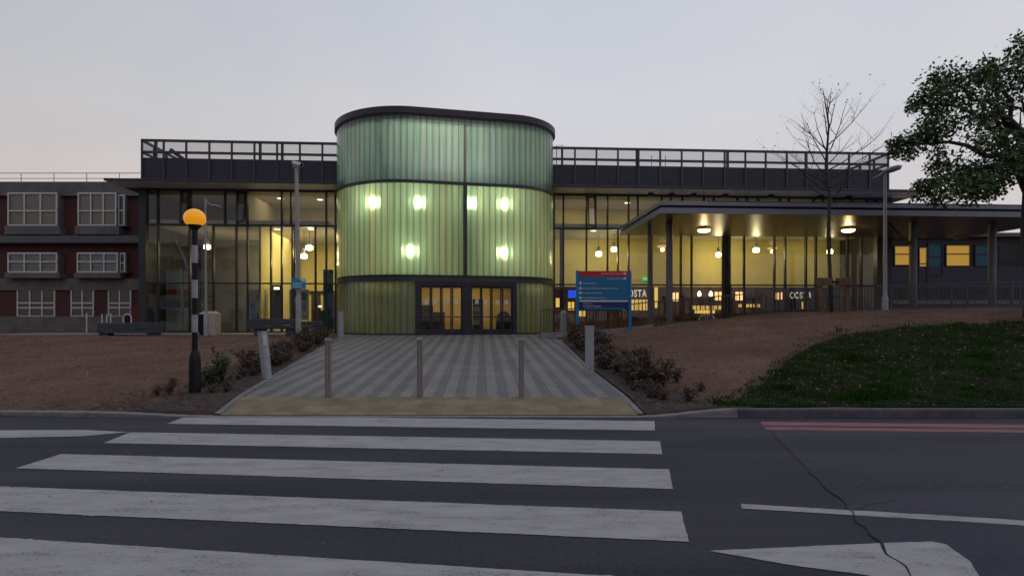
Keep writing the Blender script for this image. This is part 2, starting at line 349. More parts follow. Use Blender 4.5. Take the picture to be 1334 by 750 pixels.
PAVE_ROT = 3.0
def paving_mat():
    """block paving in light and dark bands that run towards the doors"""
    m, nt, b, out = new_mat('paving')
    N, L = nt.nodes, nt.links
    tc = N.new('ShaderNodeTexCoord')
    mp = N.new('ShaderNodeMapping'); mp.inputs['Rotation'].default_value = (0, 0, R(-PAVE_ROT))
    L.new(tc.outputs['Object'], mp.inputs['Vector'])
    sx = N.new('ShaderNodeSeparateXYZ'); L.new(mp.outputs['Vector'], sx.inputs[0])
    fm = N.new('ShaderNodeMath'); fm.operation = 'PINGPONG'; fm.inputs[1].default_value = .205
    L.new(sx.outputs['X'], fm.inputs[0])
    gt = N.new('ShaderNodeMapRange'); gt.inputs['From Min'].default_value = .093; gt.inputs['From Max'].default_value = .113
    L.new(fm.outputs[0], gt.inputs['Value'])
    br = N.new('ShaderNodeTexBrick'); br.inputs['Scale'].default_value = 4.75
    br.inputs['Mortar Size'].default_value = .022; br.inputs['Brick Width'].default_value = .9; br.inputs['Row Height'].default_value = .45
    br.inputs['Color1'].default_value = (.8, .8, .8, 1); br.inputs['Color2'].default_value = (1.12, 1.1, 1.1, 1)
    br.inputs['Mortar'].default_value = (.45, .45, .45, 1)
    mp2 = N.new('ShaderNodeMapping'); mp2.inputs['Rotation'].default_value = (0, 0, R(90 - PAVE_ROT))
    L.new(tc.outputs['Object'], mp2.inputs['Vector']); L.new(mp2.outputs['Vector'], br.inputs['Vector'])
    cm = N.new('ShaderNodeMixRGB'); L.new(gt.outputs['Result'], cm.inputs['Fac'])
    cm.inputs[1].default_value = (.168, .155, .165, 1); cm.inputs[2].default_value = (.250, .228, .220, 1)
    mu = N.new('ShaderNodeMixRGB'); mu.blend_type = 'MULTIPLY'; mu.inputs['Fac'].default_value = .45
    L.new(cm.outputs['Color'], mu.inputs[1]); L.new(br.outputs['Color'], mu.inputs[2])
    n1 = N.new('ShaderNodeTexNoise'); n1.inputs['Scale'].default_value = .9; n1.inputs['Detail'].default_value = 8
    L.new(tc.outputs['Object'], n1.inputs['Vector'])
    r1 = N.new('ShaderNodeValToRGB'); r1.color_ramp.elements[0].position = .3; r1.color_ramp.elements[1].position = .7; r1.color_ramp.elements[0].color = (.72, .71, .70, 1); r1.color_ramp.elements[1].color = (1.22, 1.2, 1.18, 1)
    L.new(n1.outputs['Fac'], r1.inputs['Fac'])
    m3 = N.new('ShaderNodeMixRGB'); m3.blend_type = 'MULTIPLY'; m3.inputs['Fac'].default_value = .7
    L.new(mu.outputs['Color'], m3.inputs[1]); L.new(r1.outputs['Color'], m3.inputs[2])
    L.new(m3.outputs['Color'], b.inputs['Base Color'])
    b.inputs['Roughness'].default_value = .8
    bp = N.new('ShaderNodeBump'); bp.inputs['Strength'].default_value = .4; bp.inputs['Distance'].default_value = .006
    L.new(br.outputs['Fac'], bp.inputs['Height']); bp.invert = True; L.new(bp.outputs['Normal'], b.inputs['Normal'])
    return m


def tactile_mat():
    m, nt, b, out = new_mat('tactile')
    N, L = nt.nodes, nt.links
    tc = N.new('ShaderNodeTexCoord')
    br = N.new('ShaderNodeTexBrick'); br.inputs['Scale'].default_value = 2.5; br.offset = 0
    br.inputs['Mortar Size'].default_value = .012; br.inputs['Brick Width'].default_value = 1.0; br.inputs['Row Height'].default_value = 1.0
    br.inputs['Color1'].default_value = (.235, .175, .105, 1); br.inputs['Color2'].default_value = (.30, .225, .145, 1)
    br.inputs['Mortar'].default_value = (.16, .13, .10, 1)
    L.new(tc.outputs['Object'], br.inputs['Vector'])
    n1 = N.new('ShaderNodeTexNoise'); n1.inputs['Scale'].default_value = 2.4; n1.inputs['Detail'].default_value = 8
    L.new(tc.outputs['Object'], n1.inputs['Vector'])
    r1 = N.new('ShaderNodeValToRGB'); r1.color_ramp.elements[0].position = .3; r1.color_ramp.elements[1].position = .7
    r1.color_ramp.elements[0].color = (.6, .6, .62, 1); r1.color_ramp.elements[1].color = (1.2, 1.18, 1.15, 1)
    L.new(n1.outputs['Fac'], r1.inputs['Fac'])
    mu = N.new('ShaderNodeMixRGB'); mu.blend_type = 'MULTIPLY'; mu.inputs['Fac'].default_value = .8
    L.new(br.outputs['Color'], mu.inputs[1]); L.new(r1.outputs['Color'], mu.inputs[2])
    L.new(mu.outputs['Color'], b.inputs['Base Color']); b.inputs['Roughness'].default_value = .85
    vo = N.new('ShaderNodeTexVoronoi'); vo.inputs['Scale'].default_value = 15; vo.inputs['Randomness'].default_value = 0
    L.new(tc.outputs['Object'], vo.inputs['Vector'])
    rr = N.new('ShaderNodeValToRGB'); rr.color_ramp.elements[0].position = .2; rr.color_ramp.elements[1].position = .4
    rr.color_ramp.elements[0].color = (1, 1, 1, 1); rr.color_ramp.elements[1].color = (0, 0, 0, 1)
    L.new(vo.outputs['Distance'], rr.inputs['Fac'])
    bp = N.new('ShaderNodeBump'); bp.inputs['Strength'].default_value = .5; bp.inputs['Distance'].default_value = .006
    L.new(rr.outputs['Color'], bp.inputs['Height']); L.new(bp.outputs['Normal'], b.inputs['Normal'])
    return m


def mesh_screen_mat():
    """fine slatted metal mesh"""
    return MT['screen_panel']


def wire_mat():
    m, nt, b, out = new_mat('wire_mesh')
    N, L = nt.nodes, nt.links
    b.inputs['Base Color'].default_value = (.06, .06, .075, 1)
    tr = N.new('ShaderNodeBsdfTransparent'); mx = N.new('ShaderNodeMixShader'); mx.inputs['Fac'].default_value = .34
    L.new(tr.outputs[0], mx.inputs[1]); L.new(b.outputs[0], mx.inputs[2]); L.new(mx.outputs[0], out.inputs['Surface'])
    return m
MT['wire_mesh'] = wire_mat()
MT['asphalt'] = asphalt_mat()
MT['asphalt_old'] = asphalt_mat('asphalt_old', 1.16)
MT['paint'] = paint_mat('paint', (0.405, 0.385, 0.375))
MT['paint_red'] = paint_mat('paint_red', (0.30, 0.11, 0.125))
MT['dirt'] = dirt_mat()
MT['paving'] = paving_mat()
MT['tactile'] = tactile_mat()


def soffit_mat():
    m, nt, b, out = new_mat('canopy_soffit')
    N, L = nt.nodes, nt.links
    tc = N.new('ShaderNodeTexCoord')
    mp = N.new('ShaderNodeMapping'); mp.inputs['Rotation'].default_value = (0, 0, R(-3.5))
    L.new(tc.outputs['Object'], mp.inputs['Vector'])
    sx = N.new('ShaderNodeSeparateXYZ'); L.new(mp.outputs['Vector'], sx.inputs[0])
    pp = N.new('ShaderNodeMath'); pp.operation = 'PINGPONG'; pp.inputs[1].default_value = .15; L.new(sx.outputs['X'], pp.inputs[0])
    mr = N.new('ShaderNodeMapRange'); mr.inputs['From Min'].default_value = 0; mr.inputs['From Max'].default_value = .012
    L.new(pp.outputs[0], mr.inputs['Value'])
    cm = N.new('ShaderNodeMixRGB'); L.new(mr.outputs['Result'], cm.inputs['Fac'])
    cm.inputs[1].default_value = (.06, .058, .06, 1); cm.inputs[2].default_value = (.105, .098, .102, 1)
    L.new(cm.outputs['Color'], b.inputs['Base Color'])
    b.inputs['Metallic'].default_value = .25; b.inputs['Roughness'].default_value = .36
    return m


MT['canopy_soffit'] = soffit_mat()


# ------------------------------------------------------------------ mesh builder
class MB:
    def __init__(self, M=None):
        self.v, self.f, self.M = [], [], M or Matrix.Identity(4)

    def add(self, vs, fs):
        n = len(self.v)
        self.v += [self.M @ Vector(p) for p in vs]
        self.f += [tuple(i + n for i in f) for f in fs]
        return self

    def box(self, x0, x1, y0, y1, z0, z1):
        return self.add([(x0, y0, z0), (x1, y0, z0), (x1, y1, z0), (x0, y1, z0), (x0, y0, z1), (x1, y0, z1), (x1, y1, z1), (x0, y1, z1)],
                        [(0, 3, 2, 1), (4, 5, 6, 7), (0, 1, 5, 4), (1, 2, 6, 5), (2, 3, 7, 6), (3, 0, 4, 7)])

    def bar(self, a, b, w, h=None, up=(0, 0, 1)):
        """rectangular bar from a to b"""
        a, b = Vector(a), Vector(b); h = h or w
        d = (b - a).normalized(); u = Vector(up)
        if abs(d.dot(u)) > .98: u = Vector((0, 1, 0))
        s = d.cross(u).normalized() * (w / 2); t = s.cross(d).normalized() * (h / 2)
        vs = [p + i * s + j * t for p in (a, b) for i, j in ((-1, -1), (1, -1), (1, 1), (-1, 1))]
        return self.add(vs, [(0, 1, 2, 3), (7, 6, 5, 4), (0, 4, 5, 1), (1, 5, 6, 2), (2, 6, 7, 3), (3, 7, 4, 0)])

    def tube(self, pts, rad, n=8, cap=True):
        pts = [Vector(p) for p in pts]
        if not isinstance(rad, (list, tuple)): rad = [rad] * len(pts)
        vs, fs = [], []
        for i, p in enumerate(pts):
            d = (pts[min(i + 1, len(pts) - 1)] - pts[max(i - 1, 0)]).normalized()
            u = Vector((0, 0, 1)) if abs(d.z) < .9 else Vector((1, 0, 0))
            s = d.cross(u).normalized(); t = s.cross(d).normalized()
            for k in range(n):
                a = 2 * math.pi * k / n
                vs.append(p + rad[i] * (math.cos(a) * s + math.sin(a) * t))
        for i in range(len(pts) - 1):
            for k in range(n):
                k2 = (k + 1) % n
                fs.append((i * n + k, i * n + k2, (i + 1) * n + k2, (i + 1) * n + k))
        if cap:
            fs.append(tuple(range(n - 1, -1, -1))); fs.append(tuple((len(pts) - 1) * n + k for k in range(n)))
        return self.add(vs, fs)

    def lathe(self, prof, c=(0, 0, 0), n=24):
        """profile of (radius, z) turned round the vertical through c"""
        c = Vector(c); vs, fs = [], []
        for r, z in prof:
            for k in range(n):
                a = 2 * math.pi * k / n
                vs.append(c + Vector((max(r, 1e-4) * math.cos(a), max(r, 1e-4) * math.sin(a), z)))
        m = len(prof)
        for i in range(m - 1):
            for k in range(n):
                k2 = (k + 1) % n
                fs.append((i * n + k, i * n + k2, (i + 1) * n + k2, (i + 1) * n + k))
        fs.append(tuple(range(n - 1, -1, -1))); fs.append(tuple((m - 1) * n + k for k in range(n)))
        return self.add(vs, fs)

    def prism(self, poly, z0, z1):
        n = len(poly)
        vs = [(x, y, z0) for x, y in poly] + [(x, y, z1) for x, y in poly]
        fs = [tuple(range(n - 1, -1, -1)), tuple(range(n, 2 * n))] + [(i, (i + 1) % n, n + (i + 1) % n, n + i) for i in range(n)]
        return self.add(vs, fs)

    def quad(self, a, b, c, d): return self.add([a, b, c, d], [(0, 1, 2, 3)])

    def build(self, name, m, parent=None, smooth=False, bevel=0.0, label=None):
        me = bpy.data.meshes.new(name)
        off = Vector((0, 0, 0)); p = parent
        while p is not None:
            off += Vector(p.location); p = p.parent
        me.from_pydata([v - off for v in self.v], [], self.f)
        me.update()
        o = bpy.data.objects.new(name, me); col.objects.link(o)
        if parent: o.parent = parent
        me.materials.append(MT[m] if isinstance(m, str) else m)
        if smooth:
            for p in me.polygons: p.use_smooth = True
            if smooth == 'auto':
                try: me.set_sharp_from_angle(angle=R(40))
                except Exception: pass
        if bevel:
            b = o.modifiers.new('edge', 'BEVEL'); b.width = bevel; b.segments = 2; b.limit_method = 'ANGLE'; b.angle_limit = R(40)
        if label: o['label'] = label
        return o


def tag(o, label=None, cat=None, group=None, kind=None):
    if label: o['label'] = label
    if cat: o['category'] = cat
    if group: o['group'] = group
    if kind: o['kind'] = kind
    return o


def thing(name, label, cat, loc=(0, 0, 0), group=None):
    o = bpy.data.objects.new(name, None); col.objects.link(o)
    o.location = loc; o.empty_display_size = .2
    return tag(o, label, cat, group)


def dup(root, loc, rz=0.0, scale=1.0, label=None, group=None):
    r = root.copy(); col.objects.link(r); r.location = loc; r.rotation_euler = (0, 0, rz); r.scale = (scale,) * 3
    if label: r['label'] = label
    if group: r['group'] = group
    for ch in list(root.children):
        c = ch.copy(); col.objects.link(c); c.parent = r
        for g in list(ch.children):
            d = g.copy(); col.objects.link(d); d.parent = c
    return r


def text_part(name, body, size, M, m, parent, align='LEFT', ext=.004, label=None, off=0.0, narrow=1.0):
    cu = bpy.data.curves.new(name, 'FONT'); cu.body = body; cu.size = size; cu.align_x = align; cu.extrude = ext
    cu.resolution_u = 3; cu.space_character = 1.0 + off * 14; cu.offset = off
    tmp = bpy.data.objects.new(name, cu); col.objects.link(tmp)
    dg = bpy.context.evaluated_depsgraph_get(); dg.update()
    me = bpy.data.meshes.new_from_object(tmp.evaluated_get(dg))
    bpy.data.objects.remove(tmp)
    orig = Vector((0, 0, 0)); p = parent
    while p is not None:
        orig += Vector(p.location); p = p.parent
    me.transform(Matrix.Translation(-orig) @ M @ Matrix.Diagonal((narrow, 1, 1, 1)))
    me.materials.clear(); me.materials.append(MT[m])
    o = bpy.data.objects.new(name, me); col.objects.link(o); o.parent = parent
    if label: o['label'] = label
    return o


def light(kind, loc, power, color, size=.15, rot=None, name='lamp_light'):
    l = bpy.data.lights.new(name, kind); l.energy = power; l.color = color
    if kind == 'AREA':
        l.shape = 'RECTANGLE'; l.size = size if not isinstance(size, tuple) else size[0]; l.size_y = size if not isinstance(size, tuple) else size[1]
    else:
        l.shadow_soft_size = size
    o = bpy.data.objects.new(name, l); col.objects.link(o); o.location = loc
    if rot: o.rotation_euler = rot
    return o


# ------------------------------------------------------------------ frames of the buildings
K = 0.0612; ANG = math.atan(K); Z0 = 30.56
BL = Matrix.Translation((0, Z0, 0)) @ Matrix.Rotation(ANG, 4, 'Z')        # facade frame: x along facade, y into the building
def zfac(px): return Z0 / (1 - K * (px - CX) / FOC)
def S(px): return (px - CX) / FOC * zfac(px) / math.cos(ANG)
def W(s, d, z): return BL @ Vector((s, d, z))
TA = R(12.5)
TF = Vector((-2.79, 26.63, 0))
TL = Matrix.Translation(TF) @ Matrix.Rotation(TA, 4, 'Z')                 # tower frame: x along the front, y into the tower
FLOOR = 0.88

# ------------------------------------------------------------------ the ground
PL = [(9.3, -4.78), (12.77, -5.37), (23.2, -7.15), (27, -7.9), (60, -8)]
PR = [(9.3, 2.08), (13.9, 1.90), (22.5, 1.90), (27, 1.9), (60, 1.9)]
CREST = [(1.9, .80), (3.5, .92), (5.6, 1.27), (9, 1.66), (12, 1.88), (17, 2.0), (26, 2.1), (60, 2.1)]


def ramp(y): return max(.03, min(.86, .15 + (y - 10.6) * .0457))


def gz(x, y):
    if y < 9.42: return 0.0
    b = ramp(y)
    if y < 10.6: b = .02 + (y - 9.42) / 1.18 * .13
    xl, xr = lerp_tab(PL, y), lerp_tab(PR, y)
    if xl <= x <= xr: return b
    if x > xr:
        t = smooth((x - xr) / 2.0)
        c = lerp_tab(CREST, x)
        yy = (y - 9.42) / (22.8 - 9.42)
        m = .10 + (c - .10) * (0.55 * min(1, yy) + .45 * smooth(yy)) if yy < 1 else c
        if y > 23.4:
            hold = smooth((x - 8) / 3.0)
            low = .86
            fall = smooth((y - 23.4) / 1.6) * (1 - hold) + smooth((y - 27.0) / 2.0) * hold
            m = m + (low - m) * fall
        z = b + (m - b) * t
        edge = smooth((y - 9.42) / .8)
        base = .10 * smooth((x - 2.2) / 1.5) + .02
        return base + (z - base) * edge if y < 10.3 else z
    t = smooth((xl - x) / 1.6)
    bump = .10 * t * math.sin(math.pi * max(0, min(1, (y - 9.42) / 17)))
    z = b + bump - .02 * (1 - t)
    if y < 10.6:
        z = max(z, .05 * smooth((xl - x) / 1.2))
    return z


def ground_sheet():
    xs = [-400, -150, -70] + [-45 + i * 1.5 for i in range(14)] + [-24 + i * .5 for i in range(0, 108)] + [32, 36, 42, 60, 120, 400]
    ys = [9.40] + [9.45 + i * .25 for i in range(28)] + [16.5 + i * .5 for i in range(30)] + [32, 36, 45, 70, 140, 400, 900]
    b = MB(); nx = len(xs)
    vs = []
    for y in ys:
        for x in xs:
            z = gz(x, y) if abs(x) < 60 and y < 60 else (.86 if y > 27 else gz(max(-60, min(60, x)), y))
            if lerp_tab(PL, y) + .3 < x < lerp_tab(PR, y) - .3 and y < 30: z -= .06
            elif not (lerp_tab(PL, y) - .3 < x < lerp_tab(PR, y) + .3):
                z += .035 * noise.noise((x * .8, y * .8, 0)) + .03 * noise.noise((x * 2.0, y * 2.0, 3))
            else: z -= .035
            vs.append((x, y, z))
    fs = [(j * nx + i, j * nx + i + 1, (j + 1) * nx + i + 1, (j + 1) * nx + i) for j in range(len(ys) - 1) for i in range(nx - 1)]
    b.add(vs, fs)
    o = b.build('ground', 'dirt', smooth=True); o['kind'] = 'structure'
    o['label'] = 'bare brown earth banks either side of the paved path'
    return o


ground_sheet()

# road
b = MB(); b.quad((-400, -300, 0), (400, -300, 0), (400, 9.46, 0), (-400, 9.46, 0))
road = b.build('road', 'asphalt'); road['kind'] = 'structure'; road['label'] = 'dark asphalt road with a zebra crossing'


def marking(name, corners, m='paint', jit=.007, lab=None, z=.005):
    """a worn painted shape on the road, edges slightly ragged"""
    pts = []
    n = len(corners)
    for i in range(n):
        a, c = Vector(corners[i]), Vector(corners[(i + 1) % n])
        k = max(2, int((c - a).length / .03))
        nrm = Vector((-(c - a).y, (c - a).x)).normalized()
        for j in range(k):
            q = a + (c - a) * (j / k)
            q3 = (q.x * 3, q.y * 3, i)
            off = noise.noise(q3) * jit * .5 + noise.noise((q.x * 14, q.y * 14, i)) * jit * .6 + max(0, noise.noise((q.x * 1.3, q.y * 1.3, i + 9)) - .36) * max(0, noise.noise((q.x * 19, q.y * 19, i + 3))) * jit * 22
            pts.append(q + nrm * (off if 0 < j else 0))
    b = MB()
    b.add([(p.x, p.y, z) for p in pts], [tuple(range(len(pts)))])
    o = b.build(name, m, road)
    me = o.data
    if me.polygons[0].normal.z < 0: me.flip_normals()
    if lab: o['label'] = lab
    return o


def gp(*pp): return [on_plane(x, y)[:2] for x, y in pp]
marking('crossing_stripe', gp((246, 541), (852.6, 548.4), (853.3, 560.6), (217, 552)))
marking('crossing_stripe', gp((170, 563), (859.8, 574.7), (862.7, 591.6), (135, 577)))
marking('crossing_stripe', gp((80, 591.4), (871.7, 611.4), (876.7, 637), (20, 610)), jit=.009)
marking('crossing_stripe', gp((-45, 632), (887.5, 666.5), (897.6, 705.7), (-110, 661)), jit=.010)
marking('crossing_stripe', gp((-260, 684), (912, 758), (930, 822), (-420, 722)), jit=.009)
marking('zigzag_line', gp((168, 562.8), (107, 568.2), (-70, 572), (-70, 561), (107, 559.8)))
marking('lane_line', gp((966, 656.4), (1227, 671.6), (1400, 682), (1404, 689), (1227, 678), (967, 662.6)), jit=.014)
marking('traffic_arrow', gp((923, 717.6), (1150, 707.5), (1214, 705.5), (1232, 709), (1262, 730), (1290, 770), (1139, 751), (1027, 735.8)), jit=.012,
        lab='large worn white pointed marking on the road')
marking('red_line', gp((990.5, 549.3), (1227, 552.2), (2600, 567.0), (2600, 574.8), (1227, 556.8), (993.5, 554.2)), 'paint_red', .008)
marking('red_line', gp((995, 556), (1227, 558.3), (2600, 575.9), (2600, 579.2), (1227, 562.4), (998, 560)), 'paint_red', .008)

MT['crack'] = mat('crack', (0.014, 0.014, 0.018), .95, 0, .3, 20)
# crack that runs across the road, with the older darker surface beyond it
cr = [(1000, 557), (1013, 572), (1032, 590), (1048, 607), (1067, 626), (1083, 642), (1098, 656), (1108, 668), (1120, 680), (1135, 695), (1148, 710), (1163, 726), (1180, 742), (1200, 762), (1230, 800)]
pts = [Vector(on_plane(x + random.uniform(-1, 1), y)) for x, y in cr]
fine = []
for a, c in zip(pts, pts[1:]):
    k = max(2, int((c - a).length / .06))
    for j in range(k):
        q = a + (c - a) * j / k
        fine.append(q + Vector((noise.noise((q.x * 5, q.y * 5, 1)) * .05, noise.noise((q.x * 5, q.y * 5, 7)) * .05, 0)))
b = MB(); poly = [(q.x, q.y, .0025) for q in fine] + [(30, fine[-1].y, .0025), (30, fine[0].y, .0025)]
b.add(poly, [tuple(range(len(poly)))]); o = b.build('road_patch', 'asphalt_old', road, label='older paler asphalt beyond the crack')
if o.data.polygons[0].normal.z < 0: o.data.flip_normals()
for st_, (dx_, dy_), n_ in ((60, (.5, .25), 14), (85, (-.45, .3), 10), (40, (.4, -.1), 9)):
    if st_ < len(fine):
        q = fine[st_].copy(); vs = []; fs = []; bb = MB()
        for i in range(n_):
            w = .006 * (1 - i / n_) + .0012
            vs += [(q.x - w * .5, q.y - w, .0082), (q.x + w * .5, q.y + w, .0082)]
            if i: fs.append((2 * i - 2, 2 * i - 1, 2 * i + 1, 2 * i))
            q = q + Vector((dx_ * .12 + random.uniform(-.02, .02), dy_ * .12 + random.uniform(-.03, .03), 0))
        bb.add(vs, fs); bb.build('road_crack', 'crack', road)
b = MB(); vs = []; fs = []
for i, q in enumerate(fine):
    w = (.004 + .015 * max(0, noise.noise((q.x * 3.1, q.y * 3.1, 4)) + .3)) * (.85 - .6 * smooth((q.y - 4.2) / 2.5))
    vs += [(q.x - w, q.y, .0085), (q.x + w, q.y, .0085)]
    if i: fs.append((2 * i - 2, 2 * i - 1, 2 * i + 1, 2 * i))
b.add(vs, fs)
b.build('road_crack', 'crack', road)

# kerbs along the far side of the road, flush at the crossing
def kerb_top(x):
    if x > 2.1: return .012 + .125 * smooth((x - 2.1) / 1.6)
    if x < -4.8: return .012 + .065 * smooth((-4.8 - x) / 2.0)
    return .012
def kerb(name, xs, m, lab):
    b = MB(); vs = []; fs = []
    prof = [(9.28, -.02), (9.285, 1.0), (9.30, 1.0), (9.44, 1.0), (9.44, -.02)]
    for x in xs:
        h = kerb_top(x)
        yo = .16 * smooth((-5.4 - x) / 4)
        for j, (y, f) in enumerate(prof):
            z = h * (.78 if j == 1 else 1) if f > 0 else -.02
            vs.append((x, y + yo, z))
    for i in range(len(xs) - 1):
        for j in range(4):
            fs.append((i * 5 + j, i * 5 + j + 1, (i + 1) * 5 + j + 1, (i + 1) * 5 + j))
    b.add(vs, fs)
    o = b.build(name, m); o['kind'] = 'structure'; o['label'] = lab
kerb('kerb', [-60, -30, -12, -9, -8, -7, -6.4, -6, -5.6, -5.2, -4.8, -3, 0, 2.1, 2.4, 2.7, 3.0, 3.3, 3.66], 'kerb', 'pale dropped kerb along the crossing')
kerb('kerb', [3.67, 4.58, 4.59, 5.5, 6.42, 7.3, 8.2, 10, 20, 60], 'kerb_dark', 'dark raised kerb below the grass')

# buff tactile strip and banded paving
def strip(name, rows, m, lab, dz=.0, xl=0.0, xr=0.0, nx=10, bow=None):
    b = MB(); vs = []; fs = []
    for y in rows:
        a, c = lerp_tab(PL, y) + xl, lerp_tab(PR, y) + xr
        for i in range(nx + 1):
            x = a + (c - a) * i / nx
            vs.append((x, y, gz(min(max(x, lerp_tab(PL, y) + .001), lerp_tab(PR, y) - .001), y) + dz))
    for j in range(len(rows) - 1):
        for i in range(nx):
            fs.append((j * (nx + 1) + i, j * (nx + 1) + i + 1, (j + 1) * (nx + 1) + i + 1, (j + 1) * (nx + 1) + i))
    b.add(vs, fs)
    o = b.build(name, m); o['kind'] = 'structure'; o['label'] = lab
    return o
strip('tactile_paving', [9.43, 9.8, 10.2, 10.62], 'tactile', 'buff tactile paving strip at the crossing')
strip('paving', [10.62] + [11 + i for i in range(20)], 'paving', 'light and dark banded block paving leading to the doors')
# pale edging kerbs of the paving
for side, tab in ((-1, PL), (1, PR)):
    b = MB(); vs = []; fs = []
    ys = [9.445, 9.7] + [10 + i * .75 for i in range(19)]
    for y in ys:
        x = lerp_tab(tab, y); z = gz(lerp_tab(PL, y) + .01, y) if y < 27 else .86
        o1 = .0 if side < 0 else 0
        a, c = (x - .11, x + .0) if side < 0 else (x, x + .10)
        vs += [(a, y, z - .1), (a, y, z + .014), (c, y, z + .014), (c, y, z - .1)]
    for i in range(len(ys) - 1):
        for j in range(3):
            fs.append((i * 4 + j, i * 4 + j + 1, i * 4 + j + 5, i * 4 + j + 4))
    b.add(vs, fs)
    o = b.build('edging_kerb', 'kerb'); o['kind'] = 'structure'; o['label'] = 'narrow pale edging along the ' + ('left' if side < 0 else 'right') + ' side of the paving'
# pale concrete apron along the foot of the facade
b = MB(BL); b.box(-24, -9.2, -3.2, -.1, .5, .885); b.box(2.4, 30, -2.2, -.1, .5, .885)
o = b.build('pavement', 'concrete'); o['kind'] = 'structure'; o['label'] = 'pale concrete pavement along the foot of the glass front'

# ------------------------------------------------------------------ MAIN BUILDING
H = thing('hospital_building', 'long two-storey glass fronted hospital building with a dark roof screen', 'building', tuple(W(0, 0, FLOOR)))
SL, SR = S(186), S(1160)
HEAD, TR2, TR1, SILL = 8.25, 6.43, 3.43, .90
DEEP = 12.0
b = MB(BL); b.box(SL - 1.0, SR + 1.15, -1.5, DEEP, 8.31, 8.43)
b.build('roof', 'metal_dark', H, bevel=.01)
b = MB(BL); b.box(SL - .92, SR + 1.07, -1.42, -.06, 8.285, 8.307)
b.build('soffit', 'soffit', H)
b = MB(BL); b.box(SL, SR, .16, DEEP - .2, 8.262, 8.305)
b.build('ceiling', 'ceiling', H)
b = MB(BL); b.box(SL, SR, .02, DEEP, .5, FLOOR)
b.build('interior_floor', 'int_floor', H)
b = MB(BL); b.box(SL - .02, SR + .02, DEEP - .2, DEEP, .5, 8.30)
b.box(SL - .02, SL + .1, .2, DEEP - .2, .5, 8.30); b.box(SR - .1, SR + .02, .2, DEEP - .2, .5, 8.30)
b.build('outer_wall', 'metal_dark', H)
# corner columns at the ends
b = MB(BL); b.box(S(182), S(191.5), -.12, .19, .6, 8.28); b.build('corner_column', 'metal_dark', H)
b = MB(BL); b.box(S(1141), S(1160), -.12, .19, .6, 8.28); b.build('corner_column', 'metal_dark', H)

up_l = [191.5, 205.5, 236, 248, 293, 309, 322, 367, 379, 425, 437, 446]
lo_l = [191.5, 206, 247, 278, 308, 322.5, 353, 367, 381, 411, 425, 437, 446]
up_r = [714, 722, 734, 764, 776, 791.5, 819, 831, 862, 874, 889, 917, 930, 961, 973, 988, 1016, 1028, 1060, 1072, 1087, 1110, 1130, 1141]
lo_r = [714, 722, 734, 764, 791.5, 805, 819, 849, 887, 901, 942, 969.5, 1009, 1023, 1050, 1063, 1081, 1104, 1122, 1141]
rr = random.Random(3)
pane_n = 0
vents_l, vents_r = [(236, 248), (309, 322)], [(764, 776)]
def wall_zone(pxs, z0, z1, wide=()):
    for p in pxs[1:-1]:
        w = .075
        s = S(p)
        b = MB(BL); b.box(s - w / 2, s + w / 2, -.06, .11, z0, z1)
        b.build('mullion', 'frame', H)
    for a, c in zip(pxs, pxs[1:]):
        if (a, c) in vents_l + vents_r and z0 > 6: continue
        d = [.03 + rr.uniform(-.006, .006) for _ in range(4)]
        b = MB(BL); b.quad((S(a) + .0375, d[0], z0), (S(c) - .0375, d[1], z0), (S(c) - .0375, d[2], z1), (S(a) + .0375, d[3], z1))
        b.build('glass_pane', 'pane', H)
for pxs_u, pxs_l in ((up_l, lo_l), (up_r, lo_r)):
    wall_zone(pxs_u, TR2 + .05, HEAD - .06)
    wall_zone(pxs_l, TR1 + .04, TR2 - .05)
    wall_zone(pxs_l, SILL + .06, TR1 - .04)
    a, c = S(pxs_u[0]), S(pxs_u[-1])
    for z, h in ((HEAD, .06), (TR2, .05), (TR1, .035), (SILL + .02, .04)):
        b = MB(BL); b.box(a, c, -.07, .12, z - h, z + h); b.build('transom', 'frame', H)
    b = MB(BL); b.box(a, c, -.02, .15, HEAD + .062, 8.283); b.build('head_panel', 'frame', H)
# open bottom-hung ventilation windows
for a, c in vents_l + vents_r:
    s0, s1 = S(a) + .05, S(c) - .05
    M = BL @ Matrix.Translation((0, -.02, HEAD - .1)) @ Matrix.Rotation(R(-10), 4, 'X')
    hgt = HEAD - TR2 - .2
    b = MB(M)
    b.box(s0, s0 + .06, -.03, .03, -hgt, 0); b.box(s1 - .06, s1, -.03, .03, -hgt, 0)
    b.box(s0 + .06, s1 - .06, -.03, .03, -.07, 0); b.box(s0 + .06, s1 - .06, -.03, .03, -hgt, -hgt + .07)
    v = b.build('vent_window', 'frame', H, label='narrow opening window tilted outwards at its foot')
    b = MB(M); b.quad((s0 + .06, 0, -hgt + .07), (s1 - .06, 0, -hgt + .07), (s1 - .06, 0, -.07), (s0 + .06, 0, -.07))
    b.build('vent_pane', 'pane', v)
# structural columns behind the glass
for px, w in ((734, .26), (952, .5), (560, .3), (378, .2)):
    if px == 560: continue
    s = S(px)
    b = MB(BL); b.tube([(s, .55, FLOOR), (s, .55, 6.5)], w / 2, 16); b.build('column', 'metal_dark', H, smooth='auto')
# first floor slab with its ceiling below
ML = [(SL + .1, S(437) - .4), (S(722) - .1, SR - .1)]
for (a, c), d1 in zip(ML, (8.0, 4.3)):
    b = MB(BL); b.box(a, c, .2, d1, 6.48, 6.72); b.build('floor_slab', 'ceiling', H)
